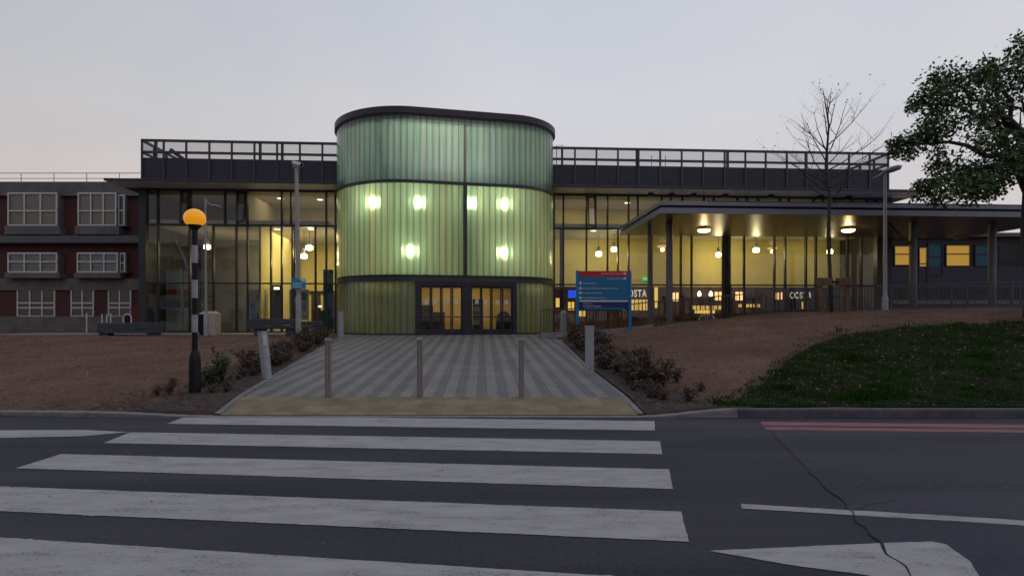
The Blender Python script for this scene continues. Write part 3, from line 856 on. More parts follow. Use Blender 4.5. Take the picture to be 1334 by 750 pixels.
# upper storey back walls
b = MB(BL); b.box(ML[0][0], S(318), 5.0, 5.1, 6.72, 8.26); b.build('upper_wall', 'grey_wall', H)
b = MB(BL); b.box(S(318), ML[0][1], 5.0, 5.1, 6.72, 8.26); b.build('upper_wall', 'beige_wall', H)
b = MB(BL); b.box(ML[1][0], ML[1][1], 4.2, 4.3, 6.72, 8.26); b.build('upper_wall', 'yellow_wall', H)
b = MB(BL); b.box(S(318) - .05, S(318) + .05, .3, 5.0, 6.72, 8.26); b.build('partition_wall', 'beige_wall', H)  # added divider, stops lamp light spilling into the upper left room
# lower left hall
b = MB(BL); b.box(ML[0][0], S(330), 6.0, 6.12, FLOOR, 6.48); b.build('hall_wall', 'grey_wall', H)
b = MB(BL); b.box(S(330), ML[0][1] + 1, 8.0, 8.12, FLOOR, 6.48); b.build('hall_wall', 'yellow_wall', H)
b = MB(BL); b.box(S(330) - .06, S(330) + .06, .9, 8.0, FLOOR, 6.48); b.build('partition_wall', 'yellow_wall', H)  # added divider, holds the warm lamp light off the left hall
for px0, px1 in ((338, 349), (386, 399), (418, 428)):
    b = MB(BL); b.box(S(px0) * 1.13, S(px1) * 1.13, 7.9, 7.99, FLOOR, 3.2); b.build('inner_doorway', 'cafe_brown', H)
b = MB(BL); b.box(S(331), ML[0][1] + .9, 7.86, 7.995, 3.25, 3.42); b.build('wall_rail', 'frame', H)
# behind the tower
b = MB(BL); b.box(ML[0][1] + 1, ML[1][0], 8.4, 8.5, FLOOR, 8.26); b.build('hall_wall', 'yellow_wall', H)
# right hall: yellow wall over the cafe opening
b = MB(BL); b.box(ML[1][0] - .4, ML[1][1], 4.3, 4.42, 3.57, 6.48); b.build('hall_wall', 'yellow_wall', H)
b = MB(BL); b.box(ML[1][0], ML[1][1], 4.12, 4.28, 2.86, 3.55); b.build('cafe_fascia', 'cafe_brown', H)
b = MB(BL); b.box(ML[1][0], ML[1][1], 4.43, 9.0, 3.5, 3.57); b.build('cafe_ceiling', 'cafe_brown', H)
b = MB(BL); b.box(ML[1][0], ML[1][1], 9.0, 9.1, FLOOR, 3.5); b.build('cafe_wall', 'cafe_wood', H)
for px in (856, 897, 948, 1004, 1062, 1110):
    s = S(px) * 1.12
    b = MB(BL); b.box(s - .12, s + .12, 4.14, 4.4, FLOOR, 2.86); b.build('cafe_pier', 'cafe_brown', H)
# diagonal bracing struts seen through the glass
for p0, p1 in (((222, 310), (247, 369)), ((1103, 345), (1118, 378))):
    d = .45
    z0_, z1_ = PZ(p0[1], zfac(p0[0]) + d), PZ(p1[1], zfac(p1[0]) + d)
    b = MB(BL); b.tube([(S(p0[0]), d, z0_), (S(p1[0]), d, z1_)], .05, 10); b.build('brace', 'grey_steel', H, smooth='auto')

# dark roof screen, left and right of the tower
def roof_screen(s0, s1, posts, doubles, side):
    b = MB(BL)
    top, mid, sol = 10.82, 10.16, 9.86
    b.box(s0, s1, .02, .12, top - .12, top); b.box(s0, s1, .03, .11, mid - .06, mid + .06)
    e = s0 if side < 0 else s1
    q = (-1 if side < 0 else 1)
    b.box(e - .05, e + .05, .12, 6.0, top - .12, top); b.box(e - .04, e + .04, .12, 6.0, mid - .06, mid + .06)
    f = b.build('roof_screen', 'screen_frame', H)
    b = MB(BL); b.box(s0, s1, .04, .09, 8.45, sol); b.build('screen_panel', 'screen_panel', f)
    b = MB(BL); b.box(e - .02, e + .02, .15, 6.0, 8.45, sol); b.build('screen_panel', 'screen_panel', f)
    b = MB(BL); b.quad((s0, .065, sol), (s1, .065, sol), (s1, .065, top - .12), (s0, .065, top - .12)); b.build('wire_mesh', 'wire_mesh', f)
    b = MB(BL); b.quad((e, .15, sol), (e, 6, sol), (e, 6, top - .12), (e, .15, top - .12)); b.build('wire_mesh', 'wire_mesh', f)
    for s in posts:
        b = MB(BL); b.box(s - .045, s + .045, -.035, .035, 8.44, top - .02); b.build('screen_post', 'screen_frame', f)
    for s in doubles:
        b = MB(BL); b.box(s - .05, s + .05, .14, .30, 8.44, top - .01); b.build('screen_post', 'metal_dark', f)
    for d in (1.2, 2.4, 3.6, 4.8, 6.0):
        b = MB(BL); b.box(e - .05, e + .05, d - .05, d + .05, 8.44, top - .14); b.build('screen_post', 'screen_frame', f)
roof_screen(S(184), S(437) + .6, [S(p) for p in (185, 213.3, 242.7, 272.8, 302, 331.5, 361, 390.7, 420)], [S(337), S(200), S(366)], -1)
roof_screen(S(722) - .6, S(1158), [S(p) for p in (749, 777, 805, 832, 860, 888, 916, 944, 971, 997.5, 1025, 1050.5, 1077.6, 1106, 1133, 1157)], [S(733), S(831), S(950), S(1053)], 1)
# plant housing behind the left screen and two rods above the right one
b = MB(BL); b.bar((S(200), 1.6, 10.75), (S(242), 4.2, 9.3), .12, .16); b.build('roof_rail', 'metal_dark', H)
for px in (863, 882):
    b = MB(BL); b.tube([(S(px), 2, 8.43), (S(px) + .03, 2, 11.0)], .018, 6); b.build('roof_rod', 'metal_dark', H)
# thin guard rail of the lower roof, left and right of the tower
b = MB(BL); b.tube([(S(724), -.3, 8.43), (S(724), -.3, 10.78), (S(733), -.3, 10.78)], .02, 6); b.tube([(S(724), -.3, 10.1), (S(733), -.3, 10.1)], .015, 6)
b.build('roof_ladder', 'screen_frame', H)
# small fixings under the right roof edge
for px in (845, 872, 900, 941, 1000, 1063, 1100):
    s = S(px) ; b = MB(BL); b.box(s - .12, s + .12, -.5, -.25, 8.16, 8.284); b.build('floodlight', 'black_gloss', H)

# ------------------------------------------------------------------ ENTRANCE TOWER
T = thing('entrance_tower', 'rounded green channel-glass entrance tower with a dark flat rim', 'tower', (TF.x, TF.y, FLOOR))
FA, FB, RL, RR_ = -1.75, 2.95, 3.66, 2.6
def tower_path(off, a0=-180, a1=180, step=.29):
    """outline from the left back, round the front, to the right back, pushed out by off; a0/a1 stop the two ends"""
    pts = []
    nl = max(4, int((90 + (a0 if a0 < 0 else 0) * -1 - 90) * R(1) * RL / step))
    La = -a0; na = int(R(La) * RL / step)
    for i in range(na):
        ph = R(La) * (1 - i / na)
        pts.append((FA - math.sin(ph) * (RL + off), RL - math.cos(ph) * (RL + off)))
    nf = int((FB - FA) / step)
    for i in range(nf):
        pts.append((FA + (FB - FA) * i / nf, -off))
    nb = int(R(a1) * RR_ / step)
    for i in range(nb + 1):
        ph = R(a1) * i / nb
        pts.append((FB + math.sin(ph) * (RR_ + off), RR_ - math.cos(ph) * (RR_ + off)))
    return pts
def planks(name, pts, z0, z1, m, skip=None, gap=.0015):
    b = MB(TL)
    for (x0, y0), (x1, y1) in zip(pts, pts[1:]):
        if skip and skip((x0 + x1) / 2, (y0 + y1) / 2): continue
        L = math.hypot(x1 - x0, y1 - y0); g = gap / L
        ax, ay = x0 + (x1 - x0) * g, y0 + (y1 - y0) * g
        cx_, cy_ = x1 - (x1 - x0) * g, y1 - (y1 - y0) * g
        nx_, ny_ = (y1 - y0) / L, -(x1 - x0) / L
        bw = rr.uniform(-.012, .004)
        # slightly bowed face
        mx_, my_ = (ax + cx_) / 2 + nx_ * .006, (ay + cy_) / 2 + ny_ * .006
        b.add([(ax, ay, z0), (mx_, my_, z0), (cx_, cy_, z0), (cx_ + nx_ * bw * .3, cy_ + ny_ * bw * .3, z1), (mx_, my_, z1), (ax, ay, z1)],
              [(0, 1, 4, 5), (1, 2, 3, 4)])
    o = b.build(name, m, T)
    uvl = o.data.uv_layers.new(name='UVMap')
    for i, p in enumerate(o.data.polygons):
        us = (0, .5, .5, 0) if i % 2 == 0 else (.5, 1, 1, .5)
        for u, li in zip(us, p.loop_indices): uvl.data[li].uv = (u, .5)
    return o
def ring(name, off0, off1, z0, z1, m, a0=-120, a1=115, closed=False):
    po, pi = tower_path(off1, a0, a1, .12), tower_path(off0, a0, a1, .12)
    n = len(po); b = MB(TL)
    vs = [(x, y, z0) for x, y in po] + [(x, y, z1) for x, y in po] + [(x, y, z0) for x, y in pi] + [(x, y, z1) for x, y in pi]
    fs = []
    for i in range(n - 1):
        fs += [(i, i + 1, n + i + 1, n + i), (2 * n + i + 1, 2 * n + i, 3 * n + i, 3 * n + i + 1), (n + i, n + i + 1, 3 * n + i + 1, 3 * n + i), (i + 1, i, 2 * n + i, 2 * n + i + 1)]
    b.add(vs, fs)
    return b.build(name, m, T)
RING2, RING1, CAPB, CAPT = 7.88, 3.42, 10.97, 11.27
full = tower_path(0, -180, 180)
part_ = tower_path(0, -112, 112)
planks('glass_wall', full, RING2 + .07, CAPB, 'channel_green')
planks('glass_wall', part_, RING1 + .2, RING2 - .07, 'channel_low')
DX0, DX1 = -1.70, 3.03
def dpx(px):
    u = (px - CX) / FOC
    return (TF.y * u - TF.x) / (math.cos(TA) - math.sin(TA) * u)
j0, j1 = dpx(541.5), dpx(547.5); c0, c1 = dpx(602), dpx(613); e0, e1 = dpx(667), dpx(672.5)
planks('glass_wall', [p for p in part_ if p[0] < j0 - .1] + [(j0 - .004, 0)], FLOOR + .05, RING1 - .1, 'channel_low')
planks('glass_wall', [(e1 + .004, 0)] + [p for p in part_ if p[0] > e1 + .1], FLOOR + .05, RING1 - .1, 'channel_low')
# dark joints behind the planks keep the wall closed
ring('ring_beam', -.12, .07, RING2 - .07, RING2 + .07, 'ring')
ring('ring_beam', -.12, .05, RING1 - .1, RING1 + .06, 'ring')
ring('ring_beam', -.06, .02, RING1 + .14, RING1 + .2, 'ring')
ring('ring_infill', -.11, -.02, RING1 + .062, RING1 + .138, 'ring')
ring('ring_beam', -.06, .03, FLOOR - .1, FLOOR + .05, 'ring')
# flat rimmed roof
po = tower_path(.11, -180, 180, .2); b = MB(TL); b.prism(po, CAPB, CAPT); b.build('roof_cap', 'cap', T)
po = tower_path(.06, -180, 180, .2); b = MB(TL); b.prism(po, CAPB - .07, CAPB - .002); b.build('roof_rim', 'ring', T)
po = tower_path(-.14, -180, 180, .2); b = MB(TL); b.prism(po, CAPB - .1, CAPB - .075); b.build('ceiling', 'ceiling', T)
ring('upstand', -.12, -.10, CAPB - .36, CAPB - .101, 'upstand')
# floor of the upper part
po = tower_path(-.13, -150, 150, .3); b = MB(TL); b.prism(po, RING2 - .06, RING2 + .06); b.build('floor_slab', 'grey_wall', T)
# vertical posts
for t in (.62,):
    b = MB(TL); b.box(t - .09, t + .09, -.05, .16, RING1 + .2, RING2 - .07); b.build('mullion', 'ring', T)
b = MB(TL); b.box(.56, .68, .10, .3, RING2 + .08, CAPB - .1); b.build('inner_post', 'ring', T)
b = MB(TL); b.box(-3.0, -2.86, .6, .75, RING2 + .08, CAPB - .1); b.build('inner_post', 'ring', T)
# entrance: two sets of glazed doors
D0, D1, DT = DX0, DX1, RING1 - .13
fr = MB(TL)
fr.box(j0, j1, -.14, .10, FLOOR, DT); fr.box(c0, c1, -.15, .10, FLOOR, DT); fr.box(e0, e1, -.14, .10, FLOOR, DT)
fr.box(j1, c0, -.13, .09, DT - .16, DT); fr.box(c1, e0, -.13, .09, DT - .16, DT)
fr.box(j1, c0, -.12, .08, FLOOR, FLOOR + .025); fr.box(c1, e0, -.12, .08, FLOOR, FLOOR + .025)
DF = fr.build('door_frame', 'frame', T)
for a, c in ((j1, c0), (c1, e0)):
    w = (c - a) / 4
    for k in range(4):
        x0, x1 = a + k * w + .006, a + (k + 1) * w - .006
        yy = -.03 if k in (0, 3) else .035
        z0, z1 = FLOOR + .03, DT - .165
        b = MB(TL); st = .06
        b.box(x0, x0 + st, yy - .02, yy + .02, z0, z1); b.box(x1 - st, x1, yy - .02, yy + .02, z0, z1)
        b.box(x0 + st, x1 - st, yy - .02, yy + .02, z1 - .1, z1); b.box(x0 + st, x1 - st, yy - .02, yy + .02, z0, z0 + .2)
        dl = b.build('door', 'frame', T)
        b = MB(TL); b.quad((x0 + st, yy, z0 + .2), (x1 - st, yy, z0 + .2), (x1 - st, yy, z1 - .1), (x0 + st, yy, z1 - .1)); b.build('door_glass', 'door_glass', dl)
        b = MB(TL); cxm = (x0 + x1) / 2 + (.04 if k % 2 == 0 else -.04); b.box(cxm - .085, cxm + .085, yy - .034, yy - .024, FLOOR + 1.42, FLOOR + 1.6); b.build('door_sticker', 'sign_white', dl)
        b = MB(TL); b.box(x0 + st, x1 - st, yy - .05, yy - .022, FLOOR + .78, FLOOR + .82); b.build('push_bar', 'black_gloss', dl)

# ------------------------------------------------------------------ ENTRANCE CANOPY on the right
CN = thing('entrance_canopy', 'wide flat grey canopy with a lit slatted underside on slim columns', 'canopy', tuple(W(S(843), -4, FLOOR)))
cs0, cs1, cd0, cd1 = 5.72, 24.6, -7.15, -.3
b = MB(BL); b.box(cs0, cs1, cd0, cd1, 6.30, 6.48); b.build('roof', 'fascia', CN, bevel=.02)
b = MB(BL); b.box(cs0 + .1, cs1 - .1, cd0 + .12, cd1, 6.20, 6.298); b.build('shadow_gap', 'black_gloss', CN)
b = MB(BL)
b.box(cs0 + .03, cs1 - .03, cd0 + .04, cd0 + .09, 5.985, 6.215)
b.box(cs0 + .03, cs0 + .08, cd0 + .09, cd1, 5.985, 6.215); b.box(cs1 - .08, cs1 - .03, cd0 + .09, cd1, 5.985, 6.215)
b.build('fascia', 'fascia', CN)
b = MB(BL); b.box(cs0 + .085, cs1 - .085, cd0 + .095, cd1, 6.05, 6.10); b.build('soffit', 'canopy_soffit', CN)
cols = [(7.23, 26.35, .15), (6.62, 27.6, .1), (18.6, 26.6, .16), (22.6, 27.0, .16)]
for x, y, r in cols:
    b = MB(); b.tube([(x, y, .6), (x, y, 6.06)], r, 18); b.build('column', 'canopy_column', CN, smooth='auto')
b = MB(); b.bar((17.4, 26.6, 6.03), (18.52, 26.6, 5.0), .1, .1); b.build('brace', 'metal_dark', CN)
b = MB(BL); b.tube([(cs0 + 2, cd0 + .02, 6.49), (cs1 - 2, cd0 + .02, 6.49)], .03, 6); b.build('gutter_rail', 'metal_dark', CN)

# round lamps under the canopy
def ceiling_lamp(px, py, Y, lab, pw=60):
    X, Z = PX(px, Y), 6.05
    t = thing('canopy_lamp', lab, 'ceiling lamp', (X, Y, Z), 'round lamps under the canopy')
    b = MB(); b.lathe([(.13, 0), (.13, -.05), (.30, -.07), (.32, -.10), (.30, -.105)], (X, Y, Z)); b.build('lamp_ring', 'grey_steel', t, smooth='auto')
    b = MB(); b.lathe([(.29, -.106), (.30, -.16), (.24, -.215), (.1, -.235), (0, -.24)], (X, Y, Z)); b.build('lamp_glass', 'lamp_warm', t, smooth=True)
    light('POINT', (X, Y, Z - .34), pw, (1, .62, .28), .12)
ceiling_lamp(917, 299, 28.0, 'round glowing lamp under the canopy, directly above the arched white chair', 26)
ceiling_lamp(1105, 299, 28.0, 'round glowing lamp under the canopy beside the thin staked sapling', 26)

# ------------------------------------------------------------------ lamps inside
def pendant(px, py, dd, ceil, lab, r=.17, pw=30, grp='pendant lamps hanging in the lit halls'):
    Y = zfac(px) + dd; X, Z = PX(px, Y), PZ(py, Y)
    t = thing('pendant_lamp', lab, 'pendant lamp', (X, Y, Z), grp)
    b = MB(); b.lathe([(r * .55, .14), (r * .6, .16), (r * .6, .42), (r * .3, .45)], (X, Y, Z), 16); b.build('lamp_housing', 'grey_steel', t, smooth='auto')
    b = MB(); b.lathe([(r * .45, -.12), (r, -.09), (r * 1.02, .10), (r * .6, .139)], (X, Y, Z), 20); b.build('lamp_shade', 'lamp_white', t, smooth='auto')
    b = MB(); b.tube([(X, Y, Z + .45), (X, Y, ceil)], .012, 5); b.build('cable', 'black_gloss', t)
    light('POINT', (X, Y, Z - .32), pw, (1, .80, .40), .14)
pendant(270, 322, 2.2, 6.48, 'pendant lamp shining behind the glass beside the amber beacon globe', pw=9)
pendant(349, 339, 4.6, 6.48, 'small pendant lamp hung lowest in the glass hall, near the chunky slate bench', .17, 55)
pendant(396, 334, 2.6, 6.48, 'pendant lamp close to the camera pole, lower of the two there', .17, 50)
pendant(403, 323, 1.9, 6.48, 'pendant lamp close to the camera pole, higher and larger of the two there', .19, 50)
pendant(780, 331, 1.9, 6.48, 'pendant lamp above the red band of the blue hospital sign', .17, 36)
pendant(800, 325, 2.4, 6.48, 'pendant lamp near the canopy corner, above the right post of the blue sign', .17, 36)
pendant(936, 332, 2.9, 6.48, 'pendant lamp against the brightest yellow wall patch, beside the thick dark column', .15, 60)
pendant(985, 326, 2.0, 6.48, 'pendant lamp hanging alone between the thick dark column and the second COSTA sign', .17, 46)
pendant(1081, 328, 2.2, 6.48, 'pendant lamp directly behind the sapling trunk', .16, 36)
pendant(1141, 329, 2.6, 6.48, 'rightmost pendant lamp, close to the street lamp pole', .13, 16)
# flat downlights set in the lower ceilings and upper ceilings
for px, d, z in ((348, 1.5, 6.475), (395, 1.4, 6.475), (398, .9, 6.475), (778, 1.0, 6.475), (348, 2.0, 8.255), (402, 2.2, 8.255), (830, 2.0, 8.255)):
    s = S(px)
    w = W(s, d, z)
    o = thing('downlight', 'small round recessed downlight glowing in the ceiling behind the glass', 'downlight', tuple(w), 'recessed downlights in the hall ceilings')
    b = MB(); b.lathe([(.16, -.004), (.16, -.012)], tuple(w), 16); b.build('lamp_disc', 'lamp_disc', o)
    b = MB(); b.lathe([(.20, 0), (.20, -.003)], tuple(w), 16); b.build('lamp_rim', 'white', o)
# lamps inside the tower, just behind the channel glass
for i, (px, py, lab) in enumerate(((489, 264, 'lamp glowing through the green glass, first from the left in the upper row'),
                                   (545, 264, 'lamp glowing through the green glass, second from the left in the upper row'),
                                   (613, 265, 'lamp glowing through the green glass beside the central post, upper row'),
                                   (656, 266, 'lamp glowing through the green glass, last on the right in the upper row'),
                                   (535, 327, 'lamp glowing through the green glass above the left pair of doors'),
                                   (655, 329, 'lamp glowing through the green glass above the right pair of doors'))):
    u = (px - CX) / FOC
    t0 = dpx(px); inset = .85 if i < 4 else .95
    if t0 < FA: inset += (FA - t0) ** 2 / (2 * RL)
    p = TL @ Vector((t0 + inset * .1, inset, 0))
    Y = p.y; X = PX(px, Y); Z = PZ(py, Y)
    t = thing('tower_lamp', lab, 'lamp', (X, Y, Z), 'lamps inside the green glass tower')
    b = MB(); b.lathe([(.05, -.26), (.2, -.2), (.21, .13), (.12, .18)], (X, Y, Z), 16); b.build('lamp_shade', 'lamp_tower', t, smooth='auto')
    b = MB(); b.tube([(X, Y, Z + .18), (X, Y, RING2 - .06)], .015, 5); b.build('cable', 'black_gloss', t)
    light('POINT', (X, Y - .42, Z - .02), 4.0 if i < 4 else 5.0, (1, .88, .48), .12)

# added area fill under the ceilings, brightens the rooms without any fittings
def ceiling_light(s, d, z, pw, sz, c=(1, .80, .42)):
    light('AREA', tuple(W(s, d, z)), pw, c, sz, (0, 0, ANG), 'ceiling_light')
ceiling_light(S(400), 4.0, 6.46, 165, (3.2, 3.0))
ceiling_light(S(340), 4.0, 6.46, 75, (1.6, 3.0))
ceiling_light(S(255), 3.0, 6.46, 3, (4.0, 2.5), (1, .9, .75))
for px in (760, 840, 920, 1000, 1080):
    ceiling_light(S(px), 2.3, 6.46, 18, (2.6, 2.6))
for px, p in ((230, 2.5), (280, 2.5), (345, 14), (405, 18), (770, 18), (850, 16), (950, 14), (1050, 12)):
    ceiling_light(S(px), 2.4, 8.24, p, (1.8, 1.8), (1, .82, .48))
for px, p in ((770, 26), (850, 20), (930, 22), (1000, 14), (1070, 12)):
    ceiling_light(S(px) * 1.1, 6.6, 3.48, p, (1.6, 1.6), (1, .62, .28))
# tower interior: added fill lamps that have no fitting of their own
light('AREA', tuple(TL @ Vector((.6, 3.2, RING2 - .12))), 8, (1, .96, .72), (6, 3.2), (0, 0, TA), 'ceiling_light')
light('AREA', tuple(TL @ Vector((.6, 3.0, RING2 + .5))), 720, (.93, 1.0, .84), (5, 2.5), (R(180), 0, TA), 'uplight')  # added fill facing up, bounced off the ceiling to brighten the upper glass
b = MB(TL); b.box(-5.2, 5.4, 5.2, 5.3, FLOOR, 3.5); b.build('lobby_wall', 'lobby', T)
po = tower_path(-.14, -85, 85, .2); b = MB(TL); b.prism(po + [(5.4, 5.19), (-5.2, 5.19)], 3.36, 3.5); b.build('lobby_ceiling', 'ceiling', T)  # added slab, keeps the light above from leaking into the lobby
light('AREA', tuple(TL @ Vector((.8, 4.0, 3.34))), 44, (1, .70, .26), (5, .8), (R(25), 0, TA), 'ceiling_light')  # added wash on the back wall so the doorway looks bright
light('AREA', tuple(TL @ Vector((-3.0, 2.6, 3.33))), 12, (1, .70, .26), (2, 1.2), (0, 0, TA), 'ceiling_light')  # added fill that warms the lower glass planks
light('AREA', tuple(TL @ Vector((4.2, 2.4, 3.33))), 8, (1, .70, .26), (1, 1.2), (0, 0, TA), 'ceiling_light')

# ------------------------------------------------------------------ things seen inside
def letter_matrix(loc, ang=ANG):
    return Matrix.Translation(loc) @ Matrix.Rotation(ang, 4, 'Z') @ Matrix.Rotation(R(90), 4, 'X')
for px, py, size, lab in ((818, 386.5, .62, 'white COSTA lettering on the dark cafe fascia behind the blue hospital sign'),
                          (1028.5, 388.5, .56, 'white COSTA lettering on the dark cafe fascia beside the timber sapling stakes')):
    Y = zfac(px) + 4.1; X = PX(px, Y)
    # move along the ray so that the board sits on the fascia
    loc = Vector((X, Y - .03, PZ(py, Y)))
    t = thing('cafe_sign', lab, 'sign', tuple(loc), 'cafe name signs')
    if px < 900: loc = loc + Vector((-.30, 0, 0))
    text_part('lettering', 'COSTA', size, letter_matrix(loc), 'letter_lit', t, 'LEFT', .015, off=.014, narrow=.64 if px < 900 else .68)
    b = MB(Matrix.Translation(loc) @ Matrix.Rotation(ANG, 4, 'Z')); b.box(-.12, size * 2.9, .02, .045, -.1, size * .85); b.build('backboard', 'cafe_brown', t)
def inside(px, dd):
    Y = zfac(px) + dd
    return Y
# cafe counter and back shelves
cx0 = Vector((PX(905, 35.5), 35.7, FLOOR))
t = thing('cafe_counter', 'long dark cafe counter with lit display cases behind the railings', 'counter', tuple(cx0))
b = MB(Matrix.Translation(cx0) @ Matrix.Rotation(ANG, 4, 'Z'))
b.box(0, 4.6, 0, .8, 0, 1.0); b.build('body', 'cafe_wood', t, bevel=.01)
b = MB(Matrix.Translation(cx0) @ Matrix.Rotation(ANG, 4, 'Z')); b.box(-.05, 4.65, -.05, .85, 1.001, 1.05); b.build('countertop', 'cafe_brown', t)
b = MB(Matrix.Translation(cx0) @ Matrix.Rotation(ANG, 4, 'Z')); b.box(.3, 1.4, .1, .6, 1.052, 1.35); b.build('display_case', 'shelf_lit', t)
def lit_box(name, lab, cat, px0, px1, py0, py1, Y, m, dep=.12, frame=True, slats=0, grp=None):
    x0, x1, z0, z1 = PX(px0, Y), PX(px1, Y), PZ(py1, Y), PZ(py0, Y)
    t = thing(name, lab, cat, ((x0 + x1) / 2, Y, z0), grp)
    b = MB(); b.box(x0, x1, Y, Y + dep, z0, z1); b.build('lit_panel', m, t)
    if frame:
        b = MB(); w = .03
        b.box(x0 - w, x0 - .002, Y - .02, Y + dep, z0 - w, z1 + w); b.box(x1 + .002, x1 + w, Y - .02, Y + dep, z0 - w, z1 + w)
        b.box(x0, x1, Y - .02, Y + dep, z1 + .002, z1 + w); b.box(x0, x1, Y - .02, Y + dep, z0 - w, z0 - .002)
        b.build('surround', 'cafe_brown', t)
    for k in range(slats):
        xx = x0 + (x1 - x0) * (k + 1) / (slats + 1)
        b = MB(); b.box(xx - .025, xx + .025, Y - .03, Y - .004, z0, z1); b.build('divider', 'cafe_brown', t)
lit_box('menu_board', 'wide glowing orange menu panel in the cafe, left of the thick column', 'menu board', 931, 946, 380, 391, 34.75, 'lamp_soft', slats=2)
lit_box('menu_board', 'small glowing orange menu panel in the cafe, right of the thick column', 'menu board', 958, 968, 380, 391, 34.85, 'lamp_soft', slats=1)
lit_box('display_shelf', 'yellow lit slatted shelf below the first COSTA sign', 'shelf', 822, 846, 390, 404, 36, 'shelf_lit', slats=4)
lit_box('display_shelf', 'tall narrow yellow lit shelf right of the first COSTA sign', 'shelf', 852.5, 857, 374, 401, 34.7, 'shelf_lit')
lit_box('display_shelf', 'small yellow lit shelf left of the blue hospital sign', 'shelf', 740, 748, 393, 404, 35, 'shelf_lit', slats=1)
lit_box('display_shelf', 'low yellow lit shelf seen under the blue hospital sign', 'shelf', 754, 764, 404, 412, 35, 'shelf_lit', slats=1)
lit_box('display_shelf', 'dim yellow lit shelf at the edge of the green tower', 'shelf', 724, 731, 374, 400, 35, 'shelf_lit', slats=0)
lit_box('menu_board', 'glowing orange menu panel in the cafe behind the free-standing canopy column', 'menu board', 876, 884, 381, 392, 34.6, 'lamp_soft', slats=1)
lit_box('menu_board', 'glowing orange menu panel in the cafe left of the second COSTA sign', 'menu board', 1008, 1019, 380, 390, 35.2, 'lamp_soft', slats=2)
lit_box('display_shelf', 'low amber lit cake display behind the railing, left of the thick column', 'shelf', 902, 940, 398, 403, 33.6, 'shelf_lit', slats=6)
lit_box('display_shelf', 'low amber lit cake display behind the railing, right of the thick column', 'shelf', 962, 990, 396, 400, 33.8, 'shelf_lit', slats=5)
lit_box('display_shelf', 'amber lit shelf between the second COSTA sign and the sapling stakes', 'shelf', 1044, 1054, 393, 402, 35.2, 'shelf_lit', slats=2)
lit_box('exit_sign', 'green glowing exit sign on the yellow hall wall', 'exit sign', 838, 846, 361.6, 364.6, 35.2, 'exit_green', frame=False)
lit_box('information_screen', 'bright blue information screen left of the hospital sign', 'screen', 740, 750, 378, 388, 32.4, 'screen_lit')
for px in (911, 926):
    Y = 34.7; X, Z = PX(px, Y), PZ(383, Y)
    t = thing('wall_lamp', 'small bright bulb lamp in the cafe, ' + ('left' if px == 911 else 'right') + ' one of the pair', 'lamp', (X, Y, Z), 'small cafe bulb lamps')
    b = MB(); b.lathe([(.02, -.14), (.1, -.1), (.12, 0), (.07, .14), (.03, .18)], (X, Y, Z), 12); b.build('bulb', 'lamp_warm', t, smooth=True)
    b = MB(); b.tube([(X, Y, Z + .18), (X, Y, 3.5)], .01, 5); b.build('cable', 'black_gloss', t)
# bottles and cups along the cafe counter
MT['bottle'] = mat('bottle', (0.32, 0.24, 0.16), 0.2, 0.2, 0.3, 5)
for k, px in enumerate((890, 893, 896, 906, 912, 916, 921, 926, 931, 941, 945, 962, 973, 976, 1034)):
    Y = 35.9 + K * PX(px, 36); X = PX(px, Y); z = FLOOR + 1.05
    hgt = random.uniform(.2, .38)
    b = MB(); b.lathe([(.05, 0), (.055, hgt * .6), (.02, hgt * .75), (.02, hgt)], (X, Y, z), 10)
    o = b.build('bottle', 'bottle', smooth='auto')
    tag(o, 'small bottle catching the light on the cafe counter', 'bottle', 'bottles along the cafe counter')

# chairs and tables in front of the cafe
def make_chair(x, y, z, lab, m, arch):
    t = thing('cafe_chair', lab, 'chair', (x, y, z), 'chairs in the cafe')
    sw = .36 if arch else .21
    b = MB(); b.box(x - sw, x + sw, y - .2, y + .22, z + .43, z + .47); b.build('seat', m, t, bevel=.01)
    for sx in (-1, 1):
        for sy in (-1, 1):
            b = MB(); b.tube([(x + sx * .23, y + sy * .22, z), (x + sx * .19, y + sy * .18, z + .43)], .016, 6); b.build('leg', m, t)
    b = MB()
    n = 12; pts = []
    for i in range(n + 1):
        a = math.pi * i / n
        pts.append((x - (.25 if not arch else .38) * math.cos(a), y + .2 + .04 * math.sin(a), z + .62 + .26 * math.sin(a) ** .7))
    hw = .36 if arch else .21
    pts = [(x - hw, y + .2, z + .45)] + pts + [(x + hw, y + .2, z + .45)]
    b.tube(pts, .028 if arch else .02, 8)
    b.build('back_frame', m, t, smooth='auto')
    if not arch:
        b = MB(); b.box(x - .19, x + .19, y + .2, y + .225, z + .55, z + .82); b.build('backrest', m, t, bevel=.01)
    else:
        for q in (-.18, -.06, .06, .18):
            b = MB(); b.tube([(x + q, y + .2, z + .45), (x + q * 1.1, y + .23, z + .84)], .012, 6); b.build('spindle', m, t)
    return t
cw = make_chair(PX(922.5, 28.2), 28.2, FLOOR + .05, 'white arched spindle-back chair showing above the earth bank', 'white', True)
for o in cw.children: pass
cd_ = make_chair(PX(885, 32), 32, FLOOR, 'dark cafe chair left of the white arched chair', 'cafe_brown', False)
dup(cd_, (PX(868, 33), 33, FLOOR), .6, 1, 'dark cafe chair behind the free-standing canopy column')
dup(cd_, (PX(955, 32.5), 32.5, FLOOR), -.7, 1, 'dark cafe chair beside the thick dark column')
dup(cd_, (PX(830, 32.2), 32.2, FLOOR), 2.4, 1, 'dark cafe chair right of the blue hospital sign')
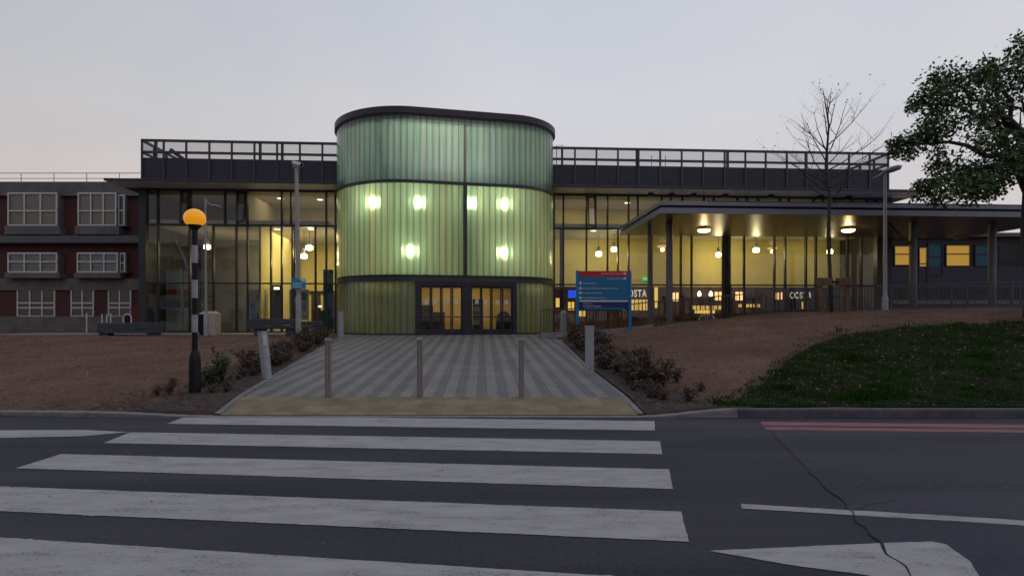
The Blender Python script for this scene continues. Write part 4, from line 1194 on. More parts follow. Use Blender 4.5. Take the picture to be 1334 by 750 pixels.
def make_table(x, y, lab):
    t = thing('cafe_table', lab, 'table', (x, y, FLOOR), 'round cafe tables')
    b = MB(); b.lathe([(.38, .72), (.40, .73), (.40, .75), (.38, .76)], (x, y, FLOOR), 24); b.build('tabletop', 'cafe_wood', t)
    b = MB(); b.lathe([(.22, 0), (.22, .02), (.04, .05), (.035, .719)], (x, y, FLOOR), 16); b.build('pedestal', 'black_gloss', t)
    return t
tb = make_table(PX(845, 31.9), 31.9, 'round dark cafe table right of the blue hospital sign')
dup(tb, (PX(940, 32.6), 32.6, FLOOR), 0, 1, 'round dark cafe table beside the thick dark column')
dup(tb, (PX(1000, 33), 33, FLOOR), 0, 1, 'round dark cafe table behind the railing, left of the second COSTA sign')
dup(tb, (PX(895, 32.4), 32.4, FLOOR), 0, 1, 'round dark cafe table behind the white arched chair')
for px_, y_, r_, lab_ in ((985, 32.6, .8, 'dark cafe chair left of the table near the second COSTA sign'), (1014, 33, -1.2, 'dark cafe chair right of the table near the second COSTA sign'), (905, 32.2, -.4, 'dark cafe chair right of the table behind the white arched chair'), (772, 32.4, .3, 'dark cafe chair seen under the blue hospital sign')):
    dup(cd_, (PX(px_, y_), y_, FLOOR), r_, 1, lab_)

# left hall: notice boards, coloured wall panels
def board(name, lab, cat, px0, px1, py0, py1, Y, m, parts=()):
    x0, x1, z0, z1 = PX(px0, Y), PX(px1, Y), PZ(py1, Y), PZ(py0, Y)
    t = thing(name, lab, cat, ((x0 + x1) / 2, Y, z0))
    b = MB(); b.box(x0, x1, Y, Y + .06, z0, z1); b.build('board', m, t)
    for i, (a0, a1, b0, b1, mm) in enumerate(parts):
        b = MB(); b.box(PX(a0, Y), PX(a1, Y), Y - .02, Y - .002, PZ(b1, Y), PZ(b0, Y)); b.build('poster', mm, t)
    for xx in (x0 + .05, x1 - .05):
        b = MB(); b.box(xx - .03, xx + .03, Y + .062, Y + .12, FLOOR, z1); b.build('post', 'metal_dark', t)
board('notice_board', 'pale notice board with blue and white posters left of the camera pole', 'notice board', 322, 346, 377, 417, 31.2, 'cream',
      [(326, 333, 382, 391, 'poster_b'), (335, 343, 382, 391, 'poster_a'), (326, 333, 395, 406, 'poster_a'), (335, 343, 394, 406, 'poster_b'), (327, 333, 408, 415, 'poster_a'), (335, 343, 408, 415, 'green_panel')])
board('notice_board', 'notice board with dark framed posters behind the camera pole', 'notice board', 377, 402, 377, 417, 31.2, 'beige_wall',
      [(380, 386, 381, 391, 'poster_a'), (392, 399, 381, 391, 'deep_blue'), (380, 386, 394, 404, 'green_panel'), (392, 399, 394, 404, 'poster_a'), (392, 399, 406, 415, 'poster_b')])
board('display_wall', 'rainbow striped display panel behind the amber beacon pole', 'display panel', 216, 236, 350, 432, 31.4, 'mint',
      [(216.5, 235.5, 377, 384, 'red'), (216.5, 235.5, 384.2, 388, 'ochre'), (216.5, 235.5, 388.2, 393, 'green_panel'), (216.5, 235.5, 393.2, 401, 'deep_blue')])
board('display_wall', 'narrow striped display panel with a cream top right of the rainbow panel', 'display panel', 239, 249, 352, 432, 31.4, 'cream',
      [(240, 247, 377, 386, 'red'), (240, 247, 386.2, 391, 'ochre'), (240, 247, 391.2, 400, 'deep_blue')])
board('display_wall', 'amber shelved display behind the grey litter bin', 'display panel', 270, 279, 380, 406, 31.4, 'ochre', [(271, 278, 386, 387, 'cafe_brown'), (271, 278, 393, 394, 'cafe_brown')])
board('standing_banner', 'tall teal panel standing beside the green tower', 'panel', 421, 434, 351, 431, 30.6, 'teal_panel')
board('standing_banner', 'dark blue panel behind the slate bench, near the camera pole', 'panel', 353, 368, 371, 424, 31.6, 'frame', [(357, 364, 374, 377, 'lamp_disc')])
board('standing_banner', 'green panel low beside the teal one', 'panel', 414, 421, 404, 431, 30.8, 'green_panel', [(415, 419, 398, 400, 'lamp_disc')])
# inside the doors: leaflet rack, dark screen, chairs
def rack(px, Y, lab):
    x = PX(px, Y); z = FLOOR
    t = thing('leaflet_rack', lab, 'leaflet rack', (x, Y, z))
    b = MB(); b.box(x - .28, x + .28, Y, Y + .05, z + .1, z + 1.75); b.build('back_panel', 'metal_dark', t)
    for k in range(4):
        b = MB(); b.box(x - .27, x + .27, Y - .14, Y - .002, z + .35 + k * .36, z + .38 + k * .36); b.build('shelf', 'metal_dark', t)
        b = MB(); b.box(x - .24, x + .22, Y - .1, Y - .06, z + .385 + k * .36, z + .62 + k * .36); b.build('leaflets', ['poster_b', 'green_panel', 'cream', 'poster_a'][k], t)
    for sx in (-.25, .25):
        b = MB(); b.box(x + sx - .02, x + sx + .02, Y - .15, Y + .2, z, z + .098); b.build('foot', 'metal_dark', t)
rack(622.5, 30.5, 'leaflet rack with coloured leaflets behind the right pair of doors')
x, Y, z = PX(656, 29.6), 29.6, FLOOR
t = thing('arched_screen', 'dark arch-topped screen standing behind the right pair of doors', 'screen', (x, Y, z))
pts = [(x - .42, z + .05)] + [(x - .42 * math.cos(math.pi * i / 14) * .86, z + .75 + .36 * math.sin(math.pi * i / 14)) for i in range(15)] + [(x + .42, z + .05)]
b = MB(); n = len(pts)
b.add([(p, Y, q) for p, q in pts] + [(p, Y + .06, q) for p, q in pts], [tuple(range(n)), tuple(range(2 * n - 1, n - 1, -1))] + [(i, n + i, n + (i + 1) % n, (i + 1) % n) for i in range(n)])
b.build('screen', mat('slate_green', (.03, .04, .035), .6), t)
b = MB(); b.box(x - .5, x + .5, Y - .12, Y + .2, z, z + .049); b.build('foot', 'black_gloss', t)
wc = make_chair(PX(553, 28.8), 28.8, FLOOR, 'dark chair behind the left pair of doors', 'black_gloss', False); wc['group'] = 'chairs inside the entrance'
w2 = dup(wc, (PX(563, 29.6), 29.6, FLOOR), .5, 1, 'second dark chair behind the left pair of doors, further inside')
x, Y = PX(556, 30.4), 30.4
t = thing('reception_desk', 'dark reception desk far behind the left pair of doors', 'desk', (x, Y, FLOOR))
b = MB(); b.box(x - .9, x + .9, Y, Y + .6, FLOOR, FLOOR + 1.02); b.build('body', 'cafe_wood', t)
b = MB(); b.box(x - .95, x + .95, Y - .06, Y + .65, FLOOR + 1.022, FLOOR + 1.07); b.build('desktop', 'cafe_brown', t)
b = MB(); b.box(x - .5, x + .3, Y + .2, Y + .25, FLOOR + 1.072, FLOOR + 1.45); b.build('screen', 'black_gloss', t)

# ------------------------------------------------------------------ OLD BRICK BLOCK, far left
YB = 34.0
BB = thing('brick_building', 'older dark red brick hospital block with white framed windows', 'building', (PX(110, YB), YB, FLOOR))
bx0, bx1 = PX(-60, YB), PX(183, YB) + 1.0
b = MB(); b.box(bx0, bx1, YB, YB + 8, .5, PZ(256, YB)); b.build('wall', 'brick', BB)
b = MB(); b.box(bx0 - .1, bx1 + .1, YB - .25, YB + 8.1, PZ(256, YB), PZ(238, YB)); b.build('parapet', 'conc_band', BB)
b = MB(); b.box(bx0, bx1, YB - .55, YB - .002, PZ(318, YB), PZ(308.5, YB)); b.build('canopy_band', 'lead', BB, bevel=.03)
b = MB(); b.box(bx0, bx1, YB - .12, YB - .003, PZ(378, YB), PZ(363, YB)); b.build('floor_band', 'conc_band', BB)
b = MB(); b.box(bx0, bx1, YB - .14, YB - .004, .5, PZ(412, YB)); b.build('plinth', 'conc_band', BB)
def bay(px0, px1, py0, py1, cols_, rows, proud, fill, sillh=0, lab=None):
    x0, x1, z0, z1 = PX(px0, YB), PX(px1, YB), PZ(py1, YB), PZ(py0, YB)
    w = .075
    b = MB(); y0 = YB - proud
    for i in range(cols_ + 1):
        xx = x0 + (x1 - x0) * i / cols_
        b.box(xx - w / 2, xx + w / 2, y0 - .05, y0 + .03, z0, z1)
    for j, f in enumerate(rows):
        zz = z0 + (z1 - z0) * f
        hw = w / 2 * (1 if 0 < f < 1 else 1.2)
        b.box(x0 - w / 2, x1 + w / 2, y0 - .042, y0 + .024, zz - hw, zz + hw)
    wn = b.build('window', 'white_paint', BB)
    if lab: wn['label'] = lab
    b = MB(); b.quad((x0, y0 - .0, z0), (x1, y0 - .0, z0), (x1, y0 - .0, z1), (x0, y0 - .0, z1)); b.build('pane', 'pane', wn)
    b = MB(); b.box(x0, x1, y0 + .12, y0 + .16, z0, z1); b.build('blind', fill, wn)
    if proud > .2:
        b = MB(); b.box(x0 - .06, x0 + .02, y0 + .035, YB - .002, z0, z1); b.box(x1 - .02, x1 + .06, y0 + .035, YB - .002, z0, z1)
        b.box(x0 - .05, x1 + .05, y0 + .04, YB - .002, z1, z1 + .05); b.build('cheek', 'conc_band', wn)
        b = MB(); b.box(x0 - .15, x1 + .25, y0 - .12, YB - .003, z0 - sillh, z0 - .045); b.build('sill', 'conc_band', wn)
    return wn
bay(110, 158, 254, 295, 3, (0, .45, 1), .45, 'curtain', .55, 'wide white three-light bay window with pale curtains')
bay(109, 160, 331, 355, 3, (0, .55, 1), .45, 'blind_grey', .35)
bay(94, 122.5, 377, 412, 2, (0, .32, .5, 1), .03, 'blind_grey')
bay(142.5, 171, 376, 412, 2, (0, .32, .48, 1), .03, 'teal_panel')
bay(20, 82, 254, 295, 3, (0, .45, 1), .45, 'curtain', .55)
bay(20, 82, 331, 355, 3, (0, .55, 1), .45, 'blind_grey', .35)
bay(24, 72, 377, 412, 3, (0, .32, .5, 1), .03, 'blind_grey')
# small side lights of the two bays
bay(159.5, 166.5, 256, 295, 1, (0, .5, 1), .3, 'dark_inside')
bay(161.5, 167.5, 331, 355, 1, (0, .5, 1), .3, 'dark_inside')
# red drainpipe box and the thin rail on its roof
b = MB(); b.box(PX(173, YB), PX(184, YB), YB - .2, YB - .005, PZ(421, YB), PZ(400, YB)); b.build('red_panel', mat('dark_red', (.14, .015, .02), .6), BB)
b = MB()
zr, zr2 = PZ(225, YB), PZ(232, YB)
b.tube([(bx0, YB + .1, zr), (bx1, YB + .1, zr)], .022, 6); b.tube([(bx0, YB + .1, zr2), (bx1, YB + .1, zr2)], .018, 6)
xx = bx0
while xx < bx1:
    b.tube([(xx, YB + .1, PZ(239, YB)), (xx, YB + .1, zr)], .02, 6); xx += 1.95
b.build('roof_railing', 'pole_steel', BB)

# ------------------------------------------------------------------ LOW BUILDING at the right, seen under the canopy
YR = 38.0
LB = thing('low_building', 'low dark building with two warm lit windows behind the canopy columns', 'building', (PX(1200, YR), YR, .86))
b = MB(); b.box(PX(1150, YR), PX(1420, YR), YR, YR + 9, .4, PZ(309, YR)); b.build('wall', 'dark_inside', LB)
b = MB(); b.box(PX(1146, YR), PX(1424, YR), YR - .35, YR + 9.2, PZ(309, YR), PZ(304, YR)); b.build('roof', 'lead', LB)
b = MB(); b.box(PX(1150, YR), PX(1420, YR), YR - .06, YR - .002, PZ(377, YR), PZ(347, YR)); b.build('blue_band', mat('slate_blue', (.03, .035, .06), .6), LB)
b = MB(); b.box(PX(1150, YR), PX(1420, YR), YR - .08, YR - .003, PZ(396, YR), PZ(391, YR)); b.build('ledge', 'kerb', LB)
b = MB(); b.box(PX(1150, YR), PX(1420, YR), YR - .05, YR - .003, .4, PZ(397, YR)); b.build('plinth', 'brick', LB)
for a, c, e, f, m_ in ((1165, 1186, 321, 345, 'window_lit'), (1197, 1206, 323, 372, 'window_lit'), (1209, 1226, 318, 358, 'teal_panel'), (1232, 1262, 320, 346, 'window_lit'), (1270, 1300, 320, 346, 'teal_panel')):
    b = MB(); x0, x1, z0, z1 = PX(a, YR), PX(c, YR), PZ(f, YR), PZ(e, YR); w = .07
    b.box(x0 - w, x0, YR - .1, YR - .004, z0 - w, z1 + w); b.box(x1, x1 + w, YR - .1, YR - .004, z0 - w, z1 + w)
    b.box(x0, x1, YR - .1, YR - .004, z1, z1 + w); b.box(x0, x1, YR - .1, YR - .004, z0 - w, z0)
    zm = z0 + (z1 - z0) * .58; b.box(x0, x1, YR - .09, YR - .004, zm - .03, zm + .03)
    wn = b.build('window', 'frame', LB)
    b = MB(); b.box(x0, x1, YR - .04, YR - .006, z0, z1); b.build('pane', m_, wn)

rgr = random.Random(31)
b = MB()
for _ in range(420):
    if rgr.random() < .6: x, y = rgr.uniform(-14, 14), 9.27 - abs(rgr.gauss(0, .16))
    else: x, y = rgr.uniform(-9, 9), rgr.uniform(3.2, 9)
    q = rgr.uniform(.004, .014); a = rgr.uniform(0, 6.28)
    c = Vector((x, y, .006)); u = Vector((math.cos(a), math.sin(a), 0)) * q; v = Vector((-math.sin(a), math.cos(a), 0)) * q * .7
    b.add([c - u, c - v, c + u, c + v, c + Vector((0, 0, q * .6))], [(0, 1, 4), (1, 2, 4), (2, 3, 4), (3, 0, 4)])
o = b.build('road_grit', 'litter'); o['kind'] = 'stuff'; o['label'] = 'pale grit and scraps lying on the asphalt'
# ------------------------------------------------------------------ STREET FURNITURE
# amber beacon of the crossing
X, Y = -6.03, 10.9
z0 = gz(X, Y) - .02
t = thing('crossing_beacon', 'amber globe beacon on a black and white banded pole', 'beacon', (X, Y, z0))
zy = lambda py: PZ(py, Y)
b = MB(); b.lathe([(.105, z0), (.105, zy(468)), (.085, zy(460)), (.06, zy(456))], (X, Y, 0), 20); b.build('base_sleeve', 'black_gloss', t, smooth='auto')
b = MB(); b.lathe([(.052, zy(457)), (.052, zy(299))], (X, Y, 0), 18); b.build('pole', 'black_gloss', t, smooth='auto')
for a, c in ((319.6, 342.5), (364.5, 388), (409.7, 432.5)):
    b = MB(); b.lathe([(.0535, zy(c)), (.0535, zy(a))], (X, Y, 0), 18); b.build('white_band', 'beacon_white', t, smooth='auto')
b = MB(); b.lathe([(.055, zy(300)), (.07, zy(298)), (.13, zy(294)), (.14, zy(292.5))], (X, Y, 0), 24); b.build('collar', 'black_gloss', t, smooth='auto')
rg = .193; zc = zy(284.5)
prof = [(rg * math.sin(R(a)), zc + rg * .93 * -math.cos(R(a))) for a in range(42, 181, 6)]
b = MB(); b.lathe([(p, q) for p, q in prof], (X, Y, 0), 32); b.build('globe', 'beacon_globe', t, smooth=True)

# three slim front bollards
def bollard_slim(px, py_base, lab, first=None):
    Y = 10.62; X = PX(px, Y); z = gz(X, Y)
    if first: return dup(first, (X, Y, z), 0, 1, lab)
    t = thing('slim_bollard', lab, 'bollard', (X, Y, z), 'slim square bollards in a row across the paving')
    b = MB(); b.box(X - .048, X + .048, Y - .048, Y + .048, z - .05, z + 1.05); b.build('post', 'bollard_wood', t, bevel=.008)
    b = MB(); b.box(X - .054, X + .054, Y - .054, Y + .054, z + 1.052, z + 1.085); b.build('cap', 'pole_steel', t, bevel=.006)
    b = MB(); b.box(X - .012, X + .012, Y - .0535, Y - .0485, z + .06, z + 1.0); b.build('reflective_strip', 'grey_steel', t)
    return t
s1 = bollard_slim(427.5, 516, 'slim square bollard on the side of the path nearer the amber beacon')
bollard_slim(547, 517, 'slim square bollard in the middle of the three on the paving', s1)
bollard_slim(679, 519, 'slim square bollard in front of the right pair of doors', s1)
# larger grey posts
def bollard_big(px, py, Y, r, h, lab, square=False, tilt=0.0, dome=False, plate=False, zz=None):
    X = PX(px, Y); z = gz(X, Y) if zz is None else zz
    t = thing('grey_bollard', lab, 'bollard', (X, Y, z), 'thick grey bollards beside the paving')
    if square:
        b = MB(); b.box(X - r, X + r, Y - r, Y + r, z - .05, z + h - .03); b.build('post', 'bollard_grey', t, bevel=.012)
        b = MB(); b.box(X - r * 1.08, X + r * 1.08, Y - r * 1.08, Y + r * 1.08, z + h - .028, z + h + .012); b.build('cap', 'pole_steel', t, bevel=.01)
    else:
        b = MB(); b.lathe([(r, z - .05), (r, z + h - .04)], (X, Y, 0), 24); b.build('post', 'bollard_grey', t, smooth='auto')
        pr = [(r, z + h - .038), (r * 1.0, z + h)] if not dome else [(r, z + h - .038), (r * .95, z + h + .03), (r * .75, z + h + .08), (r * .4, z + h + .11), (0.001, z + h + .12)]
        b = MB(); b.lathe(pr, (X, Y, 0), 24); b.build('cap', 'pole_steel', t, smooth='auto')
    if plate:
        b = MB(); b.box(X + r * .35, X + r * .85, Y - r * 1.02 - .01, Y - r * .6, z + h - .34, z + h - .08); b.build('label_plate', 'white_paint', t)
    t.rotation_euler = (0, tilt, 0)
    return t
bollard_big(348, 495, 12.9, .105, 1.09, 'thick round grey bollard leaning over at the bed near the amber beacon', tilt=R(-5.5), plate=True)
bollard_big(768, 486, 13.6, .095, 1.13, 'thick square grey bollard by the shrubs below the blue sign', square=True)
bollard_big(444, 438, 25.0, .13, 1.12, 'grey bollard standing at the foot of the tower next to the teal panel', zz=.80)
bollard_big(734, 436, 25.2, .16, .98, 'dome-topped pale bollard behind the railings left of the blue sign', dome=True, zz=.86)

# camera pole with a small blue sign
Y = 23.6; X = PX(389, Y); z = gz(X, Y) - .03
t = thing('camera_pole', 'tall grey pole carrying a white security camera', 'camera pole', (X, Y, z))
zy = lambda py: PZ(py, Y)
b = MB(); b.lathe([(.115, z), (.115, zy(388)), (.09, zy(384))], (X, Y, 0), 18); b.build('base_sleeve', 'pole_steel', t, smooth='auto')
b = MB(); b.tube([(X, Y, zy(385)), (X - .09, Y, zy(219))], [.085, .075], 16); b.build('pole', 'pole_steel', t, smooth='auto')
b = MB(); b.box(X - .20, X - .05, Y - .12, Y + .06, zy(219) + .01, zy(216.5)); b.build('bracket', 'grey_steel', t)
b = MB(); b.tube([(X - .24, Y + .1, zy(211.5)), (X + .24, Y - .35, zy(218))], .085, 14); cam_ = b.build('camera_housing', 'white_paint', t, smooth='auto')
b = MB(); b.tube([(X + .241, Y - .351, zy(218)), (X + .26, Y - .37, zy(218.3))], .062, 12); b.build('camera_lens', 'black_gloss', cam_)
b = MB(); b.box(X - .09, X + .03, Y - .1, Y - .08, zy(393), zy(389)); b.build('label_plate', 'white_paint', t)
Ys = Y - .16
t = thing('parking_sign', 'small blue sign fixed to the camera pole', 'sign', (X, Ys, zy(377)))
x0, x1, za, zb = PX(379.3, Ys), PX(398.3, Ys), PZ(376.3, Ys), PZ(362.3, Ys)
b = MB(); b.box(x0, x1, Ys - .02, Ys + .02, za, zb); b.build('panel', 'sign_cyan', t, bevel=.01)
b = MB(); b.add([(x0 + .33, Ys - .026, zb - .01), (x1 - .01, Ys - .026, zb - .01), (x1 - .01, Ys - .026, zb - .17), (x0 + .44, Ys - .026, zb - .13)], [(0, 3, 2, 1)]); b.build('white_corner', 'sign_white', t)
for k, wd in enumerate((.42, .34, .4)):
    b = MB(); b.box(x0 + .07, x0 + .07 + wd, Ys - .026, Ys - .022, za + .22 - k * .075, za + .245 - k * .075); b.build('text_line', 'sign_white', t)
b = MB(); b.box(X - .12, X + .12, Ys + .02, Ys + .08, za + .1, za + .16); b.build('clip', 'grey_steel', t)

# slim lamp column behind the beacon
Y = 25.6; X = PX(268.5, Y); z = .82; zy = lambda py: PZ(py, Y)
t = thing('lamp_column', 'slim grey lamp column behind the amber beacon, with a short side arm', 'street lamp', (X, Y, z))
b = MB(); b.lathe([(.10, z), (.10, zy(411)), (.06, zy(407))], (X, Y, 0), 16); b.build('base_sleeve', 'pole_steel', t, smooth='auto')
b = MB(); b.tube([(X, Y, zy(408)), (X - .03, Y, zy(258))], [.05, .04], 12); b.build('pole', 'pole_steel', t, smooth='auto')
b = MB(); b.tube([(X - .03, Y, zy(260)), (X + .12, Y, zy(265)), (X + .25, Y, zy(267.5))], .022, 8); b.build('arm', 'pole_steel', t, smooth='auto')
b = MB(Matrix.Translation((X + .42, Y, zy(268.5))) @ Matrix.Rotation(R(10), 4, 'Y') @ Matrix.Diagonal((1, .55, .3, 1)))
b.lathe([(.05, -.2), (.22, -.16), (.27, 0), (.2, .14), (.05, .2)], n=18); b.build('lamp_head', 'grey_steel', t, smooth=True)

# right street lamp
Y = 22.9; X = PX(1153, Y); z = gz(X, Y) - .03; zy = lambda py: PZ(py, Y)
t = thing('street_lamp', 'grey street lamp with a long oval head on the bank', 'street lamp', (X, Y, z))
b = MB(); b.lathe([(.115, z), (.115, zy(389)), (.075, zy(384))], (X, Y, 0), 16); b.build('base_sleeve', 'pole_steel', t, smooth='auto')
b = MB(); b.tube([(X, Y, zy(385)), (X, Y, zy(224))], [.075, .06], 14); b.build('pole', 'pole_steel', t, smooth='auto')
M = Matrix.Translation((X + .28, Y, zy(220.5))) @ Matrix.Rotation(R(-17), 4, 'Y') @ Matrix.Diagonal((1, .5, .30, 1))
b = MB(M); b.lathe([(.02, -.42), (.3, -.36), (.42, 0), (.3, .3), (.02, .4)], n=20)
hd = b.build('lamp_head', 'grey_steel', t, smooth=True)
b = MB(Matrix.Translation((X + .28, Y, zy(223))) @ Matrix.Rotation(R(-17), 4, 'Y') @ Matrix.Diagonal((1, .5, .1, 1))); b.lathe([(.02, -.5), (.24, -.4), (.3, 0), (.02, .1)], n=18); b.build('lamp_glass', 'white_paint', hd, smooth=True)
b = MB(); b.tube([(X, Y, zy(224)), (X - .25, Y, zy(229.5)), (X - .52, Y, zy(232.5))], [.05, .045, .02], 10); b.build('bracket', 'grey_steel', t, smooth='auto')

# blue hospital direction sign
Y = 24.0; zy = lambda py: PZ(py, Y)
xa, xb = PX(752.2, Y), PX(820.6, Y)
zg = min(gz(xa, Y), gz(xb, Y))
t = thing('hospital_sign', 'large blue hospital direction sign with a red top band', 'sign', ((xa + xb) / 2, Y, zg))
for xx in (xa, xb):
    b = MB(); b.tube([(xx, Y, gz(xx, Y) - .1), (xx, Y, zy(352.5))], .068, 14); b.build('post', 'sign_post', t, smooth='auto')
x0, x1 = xa + .07, xb - .07
b = MB(); b.box(x0, x1, Y - .03, Y + .03, zy(392.3), zy(360.1)); b.build('panel', 'sign_blue', t)
b = MB(); b.box(x0, x1, Y - .031, Y + .031, zy(360.0), zy(353)); b.build('red_band', 'sign_red', t)
b = MB(); b.box(x0, x1, Y - .031, Y + .031, zy(404.8), zy(392.4)); b.build('navy_panel', 'sign_navy', t)
b = MB(); b.box(x0 + .02, x1 - .02, Y - .036, Y - .0315, zy(392.9), zy(391.1)); b.build('white_rule', 'sign_white', t)
b = MB(); b.box(x0 + .22, x1 - .2, Y - .036, Y - .032, zy(402.6), zy(400.6)); b.build('green_stripe', 'sign_green', t)
def sign_text(body, pyb, hpx, left=None, right=None, m='sign_white', name='lettering'):
    Mx = lambda x: Matrix.Translation((x, Y - .037, zy(pyb))) @ Matrix.Rotation(R(90), 4, 'X')
    size = hpx / FOC * Y / .72
    if left is not None: return text_part(name, body, size, Mx(PX(left, Y)), m, t, 'LEFT', .002)
    return text_part(name, body, size, Mx(PX(right, Y)), m, t, 'RIGHT', .002)
def arrow(px, py, kind):
    c = Vector((PX(px, Y), Y - .037, zy(py))); s = .075
    b = MB(Matrix.Translation(c) @ Matrix.Rotation({'r': 0, 'u': R(-90), 'l': R(180), 'd': R(90)}[kind], 4, 'Y'))
    b.add([(0, 0, s), (s * 1.1, 0, 0), (0, 0, -s)], [(0, 2, 1)]); b.add([(-s * 1.1, 0, s * .32), (0, 0, s * .32), (0, 0, -s * .32), (-s * 1.1, 0, -s * .32)], [(0, 3, 2, 1)])
    b.build('arrow', 'sign_white', t)
sign_text('Accident & Emergency', 357.2, 2.1, right=810); arrow(813.5, 356.2, 'r')
sign_text('Ferguson House', 363.6, 2.1, right=810); arrow(813.5, 362.6, 'r')
sign_text('Main Entrance', 369.8, 2.1, left=759.5); arrow(756, 368.6, 'u')
sign_text('Diabetes Education & Research Centre', 376.4, 2.05, left=759.5); arrow(756, 375.4, 'l')
sign_text('Outpatients Entrance', 382.4, 2.05, left=759.5); arrow(756, 381.4, 'l')
sign_text('The Rehabilitation Centre', 388.8, 2.05, left=759.5); arrow(756, 387.8, 'l')
sign_text('Welcome to', 396.1, 1.7, left=759.5); sign_text('St Helier Hospital', 399.6, 2.3, left=759.5)
sign_text('NHS', 404.2, 1.6, right=815)

# slate benches and bin in front of the left glass
def bench(px0, px1, pyt, pym, Y, lab, rot=0.0, feet=(.12, .88), dep=.55):
    x0, x1 = PX(px0, Y), PX(px1, Y); z0 = max(.74, gz((x0 + x1) / 2, Y)); zt, zm = PZ(pyt, Y), PZ(pym, Y)
    cx_ = (x0 + x1) / 2; L = (x1 - x0) / 2
    t = thing('stone_bench', lab, 'bench', (cx_, Y, z0), 'slate grey benches in front of the glass')
    Mx = Matrix.Translation((cx_, Y, 0)) @ Matrix.Rotation(rot, 4, 'Z')
    b = MB(Mx); b.box(-L, L, 0, dep, zm, zm + (zt - zm) * .36); b.build('seat_base', 'bench_slate', t, bevel=.015)
    b = MB(Mx); b.box(-L * .995, L * .995, .02, dep - .02, zm + (zt - zm) * .40, zt); b.build('seat', 'bench_slate', t, bevel=.02)
    for f in feet:
        xx = -L + 2 * L * f
        b = MB(Mx); b.box(xx - .2, xx + .2, .08, dep - .08, z0 - .08, zm - .002); b.build('foot', 'bench_slate', t)
bench(126, 203, 420.5, 434, 25.4, 'long low slate bench below the brick block windows', R(1), feet=(.1, .9))
bench(322, 386, 415.2, 428.5, 24.6, 'chunky slate bench on two feet left of the camera pole', feet=(.22, .86))
bench(387, 421, 418.5, 428.5, 27.4, 'short dark bench between the camera pole and the green tower', feet=(.15, .85))
Y = 26.2; x0, x1 = PX(259, Y), PX(280, Y); z = .84; zy = lambda py: PZ(py, Y)
t = thing('litter_bin', 'cream square litter bin with a dark opening behind the amber beacon pole', 'litter bin', ((x0 + x1) / 2, Y, z))
b = MB(); b.box(x0 + .24, x1, Y, Y + .55, z, zy(409)); b.build('body', 'cream', t, bevel=.02)
b = MB(); b.box(x0, x0 + .238, Y + .04, Y + .52, z, zy(410.5)); b.build('side_panel', 'black_gloss', t)
b = MB(); b.add([(x0 - .02, Y - .02, zy(408.9)), (x1 + .03, Y - .02, zy(408.9)), (x1 + .03, Y + .57, zy(408.9)), (x0 - .02, Y + .57, zy(408.9)),
                 (x0 + .16, Y + .1, zy(405)), (x1 - .16, Y + .1, zy(405)), (x1 - .16, Y + .45, zy(405)), (x0 + .16, Y + .45, zy(405))],
                [(0, 3, 2, 1), (4, 5, 6, 7), (0, 1, 5, 4), (1, 2, 6, 5), (2, 3, 7, 6), (3, 0, 4, 7)]); b.build('lid', 'cream', t, bevel=.01)

# pale posts and a cycle hoop in front of the brick block
for k, (px, pt, lab) in enumerate(((113, 409, 'pale post alone near the brick block corner window'), (133, 410, 'pale post before the brick block, left of a close pair'),
                      (139, 410, 'pale post before the brick block, right of a close pair'), (144.5, 409, 'pale post before the brick block, touching the white window edge'))):
    Y = 30.0; X = PX(px, Y); z = .86
    t = thing('pale_post', lab, 'post', (X, Y, z), 'pale posts before the brick block')
    b = MB(); b.tube([(X, Y, z - .02), (X, Y, PZ(pt, Y))], .035, 10); b.build('shaft', 'white_paint', t, smooth='auto')
    b = MB(); b.lathe([(.04, 0), (.04, .02), (.02, .04)], (X, Y, PZ(pt, Y)), 10); b.build('cap', 'white_paint', t)
Y = 29.4; X = PX(166, Y); z = .86
t = thing('cycle_hoop', 'pale arched cycle hoop before the brick block window', 'cycle stand', (X, Y, z))
pts = [(X - .2, Y, z)] + [(X - .2 * math.cos(math.pi * i / 10), Y, z + .78 + .2 * math.sin(math.pi * i / 10)) for i in range(11)] + [(X + .2, Y, z)]
b = MB(); b.tube(pts, .035, 8); b.build('hoop', 'white_paint', t, smooth='auto')
b = MB(); b.box(X - .16, X + .16, Y + .02, Y + .05, z + .05, z + .9); b.build('dark_panel', 'black_gloss', t)

# railings
def railing(name, lab, pts, h, rails, sp, m, post_every=2.4, rad=.011, low=.06):
    t = thing(name, lab, 'railing', pts[0])
    P = [Vector(p) for p in pts]
    seg = [(b_ - a_).length for a_, b_ in zip(P, P[1:])]; tot = sum(seg)
    def at(q):
        for (a_, b_), L in zip(zip(P, P[1:]), seg):
            if q <= L: return a_ + (b_ - a_) * (q / L)
            q -= L
        return P[-1]
    for f in rails:
        b = MB()
        for a_, b_ in zip(P, P[1:]): b.bar(a_ + Vector((0, 0, h * f)), b_ + Vector((0, 0, h * f)), .045, .045)
        b.build('rail', m, t)
    q = 0; b = MB(); n = 0
    bars = []
    while q < tot:
        p = at(q); bars.append(p); q += sp
    big = MB()
    for i, p in enumerate(bars):
        big.tube([p + Vector((0, 0, low)), p + Vector((0, 0, h))], rad, 5)
    big.build('bars', m, t, label='row of upright bars')['kind'] = 'stuff'
    q = 0
    while q <= tot + .01:
        p = at(min(q, tot)); b = MB(); b.bar(p + Vector((0, 0, -.15)), p + Vector((0, 0, h + .01)), .055); b.build('post', m, t); q += post_every
    return t
